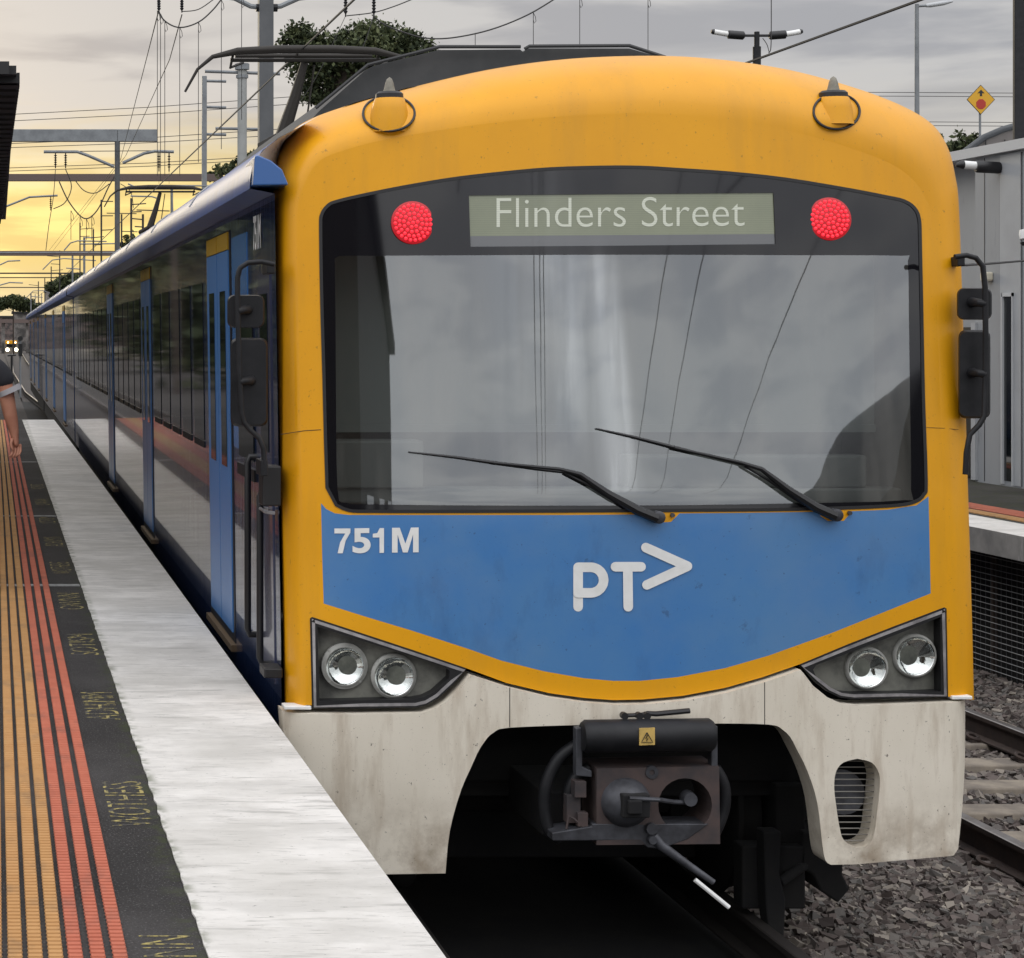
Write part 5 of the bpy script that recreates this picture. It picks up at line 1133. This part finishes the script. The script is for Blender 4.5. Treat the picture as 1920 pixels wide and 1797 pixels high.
brack('thin dark bracket post with arms between the gantry post and the roof', 190, 375, 110, [[(190, 378), (212, 378)], [(190, 405), (212, 405)], [(190, 432), (212, 431)]], .05, WIRE)
brack('thin post with arms right of the long grey gantry post', 228, 402, 120, [[(200, 400), (256, 401)], [(228, 434), (258, 435)]], .05, WIRE)
brack('short thin post with a level arm nearest the train roof', 288, 395, 100, [[(256, 394), (318, 396)]], .05, WIRE)
brack('distant post with ladder arms beyond the third beam', 158, 445, 170, [[(120, 470), (132, 456), (145, 452), (200, 453)], [(150, 458), (226, 457)], [(158, 446), (176, 446)]], .1)
brack('distant post with short arms below the third beam', 136, 480, 200, [[(80, 506), (98, 488), (120, 485), (180, 489)], [(124, 503), (150, 505)]], .1)
brack('leaning-armed bracket over the roof below the second beam', 322, 348, 60, [[(240, 345), (256, 352), (300, 348), (400, 349)], [(245, 368), (285, 369), (300, 374)], [(322, 352), (324, 400)]], .04)
t = post('bracket_post', 'bracket arm reaching in from the left edge below the second beam', -60, 360, 100, .09, GALV); bar(t, 'arm', [(-60, 405), (10, 388), (55, 370), (108, 367)], 99.8, .05, GALV); insul(t, 95, 368, 395, 99.8, .07)
t = post('bracket_post', 'lower bracket arm reaching in from the left edge', -60, 485, 180, .12, GALV); bar(t, 'arm', [(-60, 508), (0, 497), (15, 490), (38, 489)], 179.8, .06, GALV)
t = post('bracket_post', 'lowest bracket arm reaching in from the left edge', -50, 525, 230, .12, GALV); bar(t, 'arm', [(-50, 540), (0, 535), (18, 530), (43, 531)], 229.8, .07, GALV)
t = brack('distant ladder post left of the far tree', 58, 550, 260, [[(46, 562), (62, 546), (80, 545), (98, 552)], [(58, 556), (80, 558)], [(66, 552), (66, 572)], [(78, 550), (78, 572)]], .09)
for i, (px, top, d, ax, ay) in enumerate(((150, 418, 190, 26, 430), (175, 430, 150, 20, 446), (112, 470, 230, -24, 482), (96, 500, 250, 22, 508), (72, 528, 300, -18, 536), (246, 372, 105, 28, 384), (268, 402, 98, -22, 412), (84, 522, 280, 16, 530))):
    t = brack('thin distant mast with a side arm, number %s from the train roof' % ['one', 'two', 'three', 'four', 'five', 'six', 'seven', 'eight'][i], px, top, d, [[(px, ay), (px+ax, ay-2)], [(px, ay+14), (px+ax*.7, ay+13)]], .045+.0001*d, WIRE)
    t['label'] = ['slender far mast above the middle carriages, arms to the right', 'slender mast close left of the ladder-armed post', 'far mast with arms reaching left, above the leafy tree crown', 'short far mast beside the leafy crown with arms to the right', 'tiny mast near the end of the train with arms to the left', 'slim mast just right of the long grey gantry post', 'slim mast between gantry post and roof, arms to the left', 'tiny mast beside the small pale tower block'][i]
# wires
def wire(label, pts, r, name='overhead_wire', group=None, m=None):
    mb = MB(); mb.tube(pts, r, 5); o = mb.build(name, m or WIRE, None, smooth=True); return tag(o, label, 'wire', group)
wire('contact wire over the train, running up from the pantograph to the top edge', [(2.40, 3, 5.03), (2.41, 7, 5.03), (2.44, 16, 5.045), (2.62, 78, 5.10), (2.3, 150, 5.1)], .0085)
wire('contact wire of the empty track, slanting across the upper right corner', [(6.28, 2, 5.03), (6.3, 8, 5.04), (6.3, 40, 5.06), (6.3, 100, 5.1)], .011)
wire('steep wire, left one of the pair running down to the long beam', [W(298, 18, 30), W(276, 105, 45), W(226, 300, 78), W(92, 470, 150)], .010)
wire('steep wire, right one of the pair running down to the long beam', [W(341, 28, 30.5), W(318, 112, 45), W(236, 292, 78), W(100, 470, 150)], .010)
def mirrored(px1, py1, px2, py2, z):
    """an oblique overhead wire behind the viewer that the curved windscreen mirrors between two picture points"""
    out = []
    for px, py in ((px1, py1), (px2, py2)):
        X_, Z_ = S(px, py); Y_ = float(D(X_, Z_)); n_ = Vector((.26*(X_-UC)/1.45**2, -1, .1)).normalized(); d_ = Vector((X_, Y_, Z_-EYE)).normalized()
        r_ = d_-2*d_.dot(n_)*n_; k_ = (z-Z_)/r_.z; out.append(Vector((X_, Y_, Z_))+r_*k_)
    a, b = out; return [a+(a-b)*.25, a, b, b+(b-a)*.5]
for (a, b, c, d_, z) in ((1000, 480, 1008, 940, 7.4), (1012, 480, 1016, 940, 7.4), (1019, 480, 1023, 940, 7.4), (1250, 480, 1185, 940, 7.2), (1318, 480, 1238, 940, 7.2), (1520, 480, 1350, 940, 7.0)):
    wire('overhead wire behind the viewer, mirrored in the windscreen', mirrored(a, b, c, d_, z), .016, group='wires behind the viewer')
def span(label, pts, d, r, drop=(), m=None):
    P = [Vector(p) for p in crom([tuple(W(x, y, d)) for x, y in pts], 5)]; mb = MB(); mb.tube(P, r, 5)
    for x, y0, y1 in drop:
        mb.tube([W(x, y0, d), W(x, y1, d)], r*.45, 4, cap=False)
        if y1-y0 > 30: mb.tube([W(x, y0, d), W(x+4, y0+8, d), W(x+5, y0+16, d), W(x+2, y0+20, d), W(x, y0+14, d)], r*.4, 4, cap=False)
    return tag(mb.build('catenary_wire', m or WIRE, None, smooth=True), label, 'wire')
span('sagging catenary wire with long droppers at the top left', [(296, -12), (298, 22), (312, 42), (338, 52), (372, 42), (400, 18), (420, -8)], 32, .012, [(295, 20, 330), (301, 26, 340), (309, 40, 330), (337, 52, 330), (372, 42, 305), (415, 0, 280), (453, -5, 225)])
span('short sagging wire at the top edge, right of the droppers', [(342, 22), (372, 18), (402, -2)], 34, .009)
t = thing('line_insulator', 'pair of dark strings of insulators at the top edge, left of the thick post', 'insulator', tuple(W(320, 0, 30)))
insul(t, 298, -10, 24, 30, .03); insul(t, 341, -10, 24, 30, .03)
span('sagging catenary wire crossing in front of the pine tree', [(698, 28), (720, 46), (760, 62), (800, 72), (850, 71), (920, 56), (990, 28), (1050, -8)], 26, .010, [(891, 62, 88), (1000, 24, 86), (1087, -5, 90), (1215, -5, 95)])
span('short wire from the insulators above the pine to the top edge', [(650, 30), (700, 24), (740, 12), (780, -4)], 27, .008)
t = thing('line_insulator', 'pair of dark strings of insulators above the pine tree', 'insulator', tuple(W(675, 0, 27)))
insul(t, 648, -12, 32, 27, .03); insul(t, 701, -12, 32, 27, .03)
span('thin slanting wire through the pine crown, left one', [(648, 30), (590, 150), (520, 250)], 40, .006); span('thin slanting wire through the pine crown, right one', [(701, 30), (680, 90), (660, 120)], 28, .006)
span('sagging catenary wire hanging from the left bracket arm of the gantry', [(111, 341), (130, 380), (158, 410), (182, 395), (204, 350), (222, 320)], 90, .03, [(133, 395, 450), (150, 407, 450), (162, 411, 450), (172, 404, 450)])
span('loop of wire left of the gantry post', [(142, 340), (158, 358), (180, 362), (205, 345)], 88, .022); span('looped wire under the left bracket arm', [(123, 318), (134, 350), (122, 380), (100, 392)], 86, .022)
span('long slack wire from the gantry down to the left', [(104, 318), (100, 370), (92, 420), (86, 470)], 84, .016)
span('thin feeder wire hanging below the gantry right arm', [(226, 345), (245, 360), (250, 390)], 100, .02, [(298, 322, 345), (317, 322, 345)])
span('dropper with stirrup hanging over the twin-headed lamp', [(1446, -10), (1446, 60), (1445, 92), (1441, 100)], 24, .006); span('thin tie wire beside the twin-headed lamp', [(1430, 72), (1438, 84), (1442, 98)], 24.3, .005)
cw = [((217, 214), (180, 178)), ((229, 226), (194, 192)), ((271, 262), (240, 236)), ((278, 270), (252, 248)), ((316, 310), (290, 282)), ((322, 316), (296, 290))]
for i, (l, r_) in enumerate(cw):
    wire('faint power line sagging across the sky above the train at the left', [W(-60, l[0]+2, 160), W(280, (l[0]+r_[0])/2+3, 160), W(640, r_[0]-5, 160)], .028, 'power_line', 'power lines across the left sky')
for y in (174, 181, 229, 236): wire('thin power line crossing the sky behind the diamond sign', [W(1500, y-1, 120), W(1750, y, 120), W(2000, y+1.5, 120)], .02, 'power_line', 'power lines at the right')
wire('black cable from the right mirror bracket to the grey wall', [W(1795, 498, 12), W(1850, 495, 14), W(1925, 489, 18)], .009, 'cable')

# ------------------------------------------------------------------ far end: bridge, buildings, signal, other train
FARB = mat('far_brick', (.20, .15, .135), .9, col2=(.07, .062, .06), nscale=.6, lo=.42, hi=.56, stretch=(1, 1, 1.6)); FARW = mat('far_pale', (.24, .22, .205), .9, col2=(.09, .085, .08), nscale=.7, lo=.42, hi=.58)
g = thing('footbridge', 'dark low bridge crossing the tracks far away', 'bridge', (W(0, 0, 340).x, 340, -.4))
mb = MB(); a = W(-400, 606, 340); b = W(200, 599, 340); mb.bb(a.x, b.x, 339, 343, a.z, b.z); mb.build('deck', BR, g)
mb = MB(); 
for px in (-120, -50, 6, 52, 110): c = W(px, 606, 340); mb.bb(c.x-.3, c.x+.3, 340, 341, -.4, c.z)
mb.build('pier', FARW, g)
for x0, x1, yt, dd, m, lb in ((-200, 30, 596, 420, FARB, 'far brown brick building left of the oncoming train'), (25, 150, 588, 400, FARW, 'far pale building just above the end of the train'), (88, 118, 546, 380, FARW, 'small pale tower block beside the far tree'), (-300, 400, 610, 470, FARB, 'long low brown row of buildings on the horizon'), (60, 100, 572, 395, FARB, 'narrow brown building above the last carriage')):
    a = W(x0, yt, dd); b = W(x1, yt, dd); simple_building('far_building', lb, a.x, b.x, dd, dd+14, -.4, a.z, m, 5, roof=.4)
t = thing('railway_signal', 'black railway signal with a round head beside the far end of the train', 'signal', (W(38, 0, 96).x, 96, -.2))
mb = MB(); c = W(38, 635, 96); mb.lathe(c, (0, -1, 0), [(.12, 0), (.12, .2), (0, .2)], 16); mb.build('round_head', BLK, t)
mb = MB(); a = W(34.5, 668, 96); b = W(42, 645, 96); mb.bb(a.x, b.x, 95.9, 96.2, a.z, b.z); mb.build('signal_head', BLK, t)
mb = MB(); mb.tube([(c.x, 96.1, -.3), (c.x, 96.1, c.z)], .05, 8); mb.build('pole', GALV, t)
t = thing('marker_post', 'short dark post with a crosspiece between the rails far away', 'post', (W(22, 0, 90).x, 90, -.2))
mb = MB(); c = W(22, 666, 90); mb.tube([(c.x, 90, -.3), c], .05, 8); mb.build('pole', BLK, t); bar(t, 'crosspiece', [(14, 667), (30, 666)], 90, .04, BLK)
HL = mat('headlamp_lit', (1, .95, .8), .4, emit=(1, .88, .62), estr=7)
d = 330; t = thing('oncoming_train', 'small yellow-fronted train with lit headlamps far down the line', 'train', (W(20, 0, d).x, d, -.2))
a = W(9, 676, d); b = W(33, 638, d)
mb = MB(); mb.bb(a.x, b.x, d, d+20, a.z+.4, b.z); mb.build('body', mat('far_train_grey', (.14, .12, .10), .6), t, bevel=.25)
mb = MB(); mb.bb(a.x+.1, b.x-.1, d-.06, d, W(0, 645, d).z, b.z-.05); mb.build('front_stripe', YEL, t)
mb = MB(); mb.bb(a.x+.3, b.x-.3, d-.08, d, W(0, 651, d).z, W(0, 646, d).z); mb.build('windscreen', SIDEGLS, t)
for x, y, r in ((15, 642.5, .12), (29, 642.5, .12), (14, 656, .30), (30.5, 656, .30)):
    mb = MB(); mb.lathe(W(x, y, d-.1), (0, -1, 0), [(r, 0), (r*.8, .08), (0, .1)], 14); mb.build('headlight', HL, t, smooth=True)
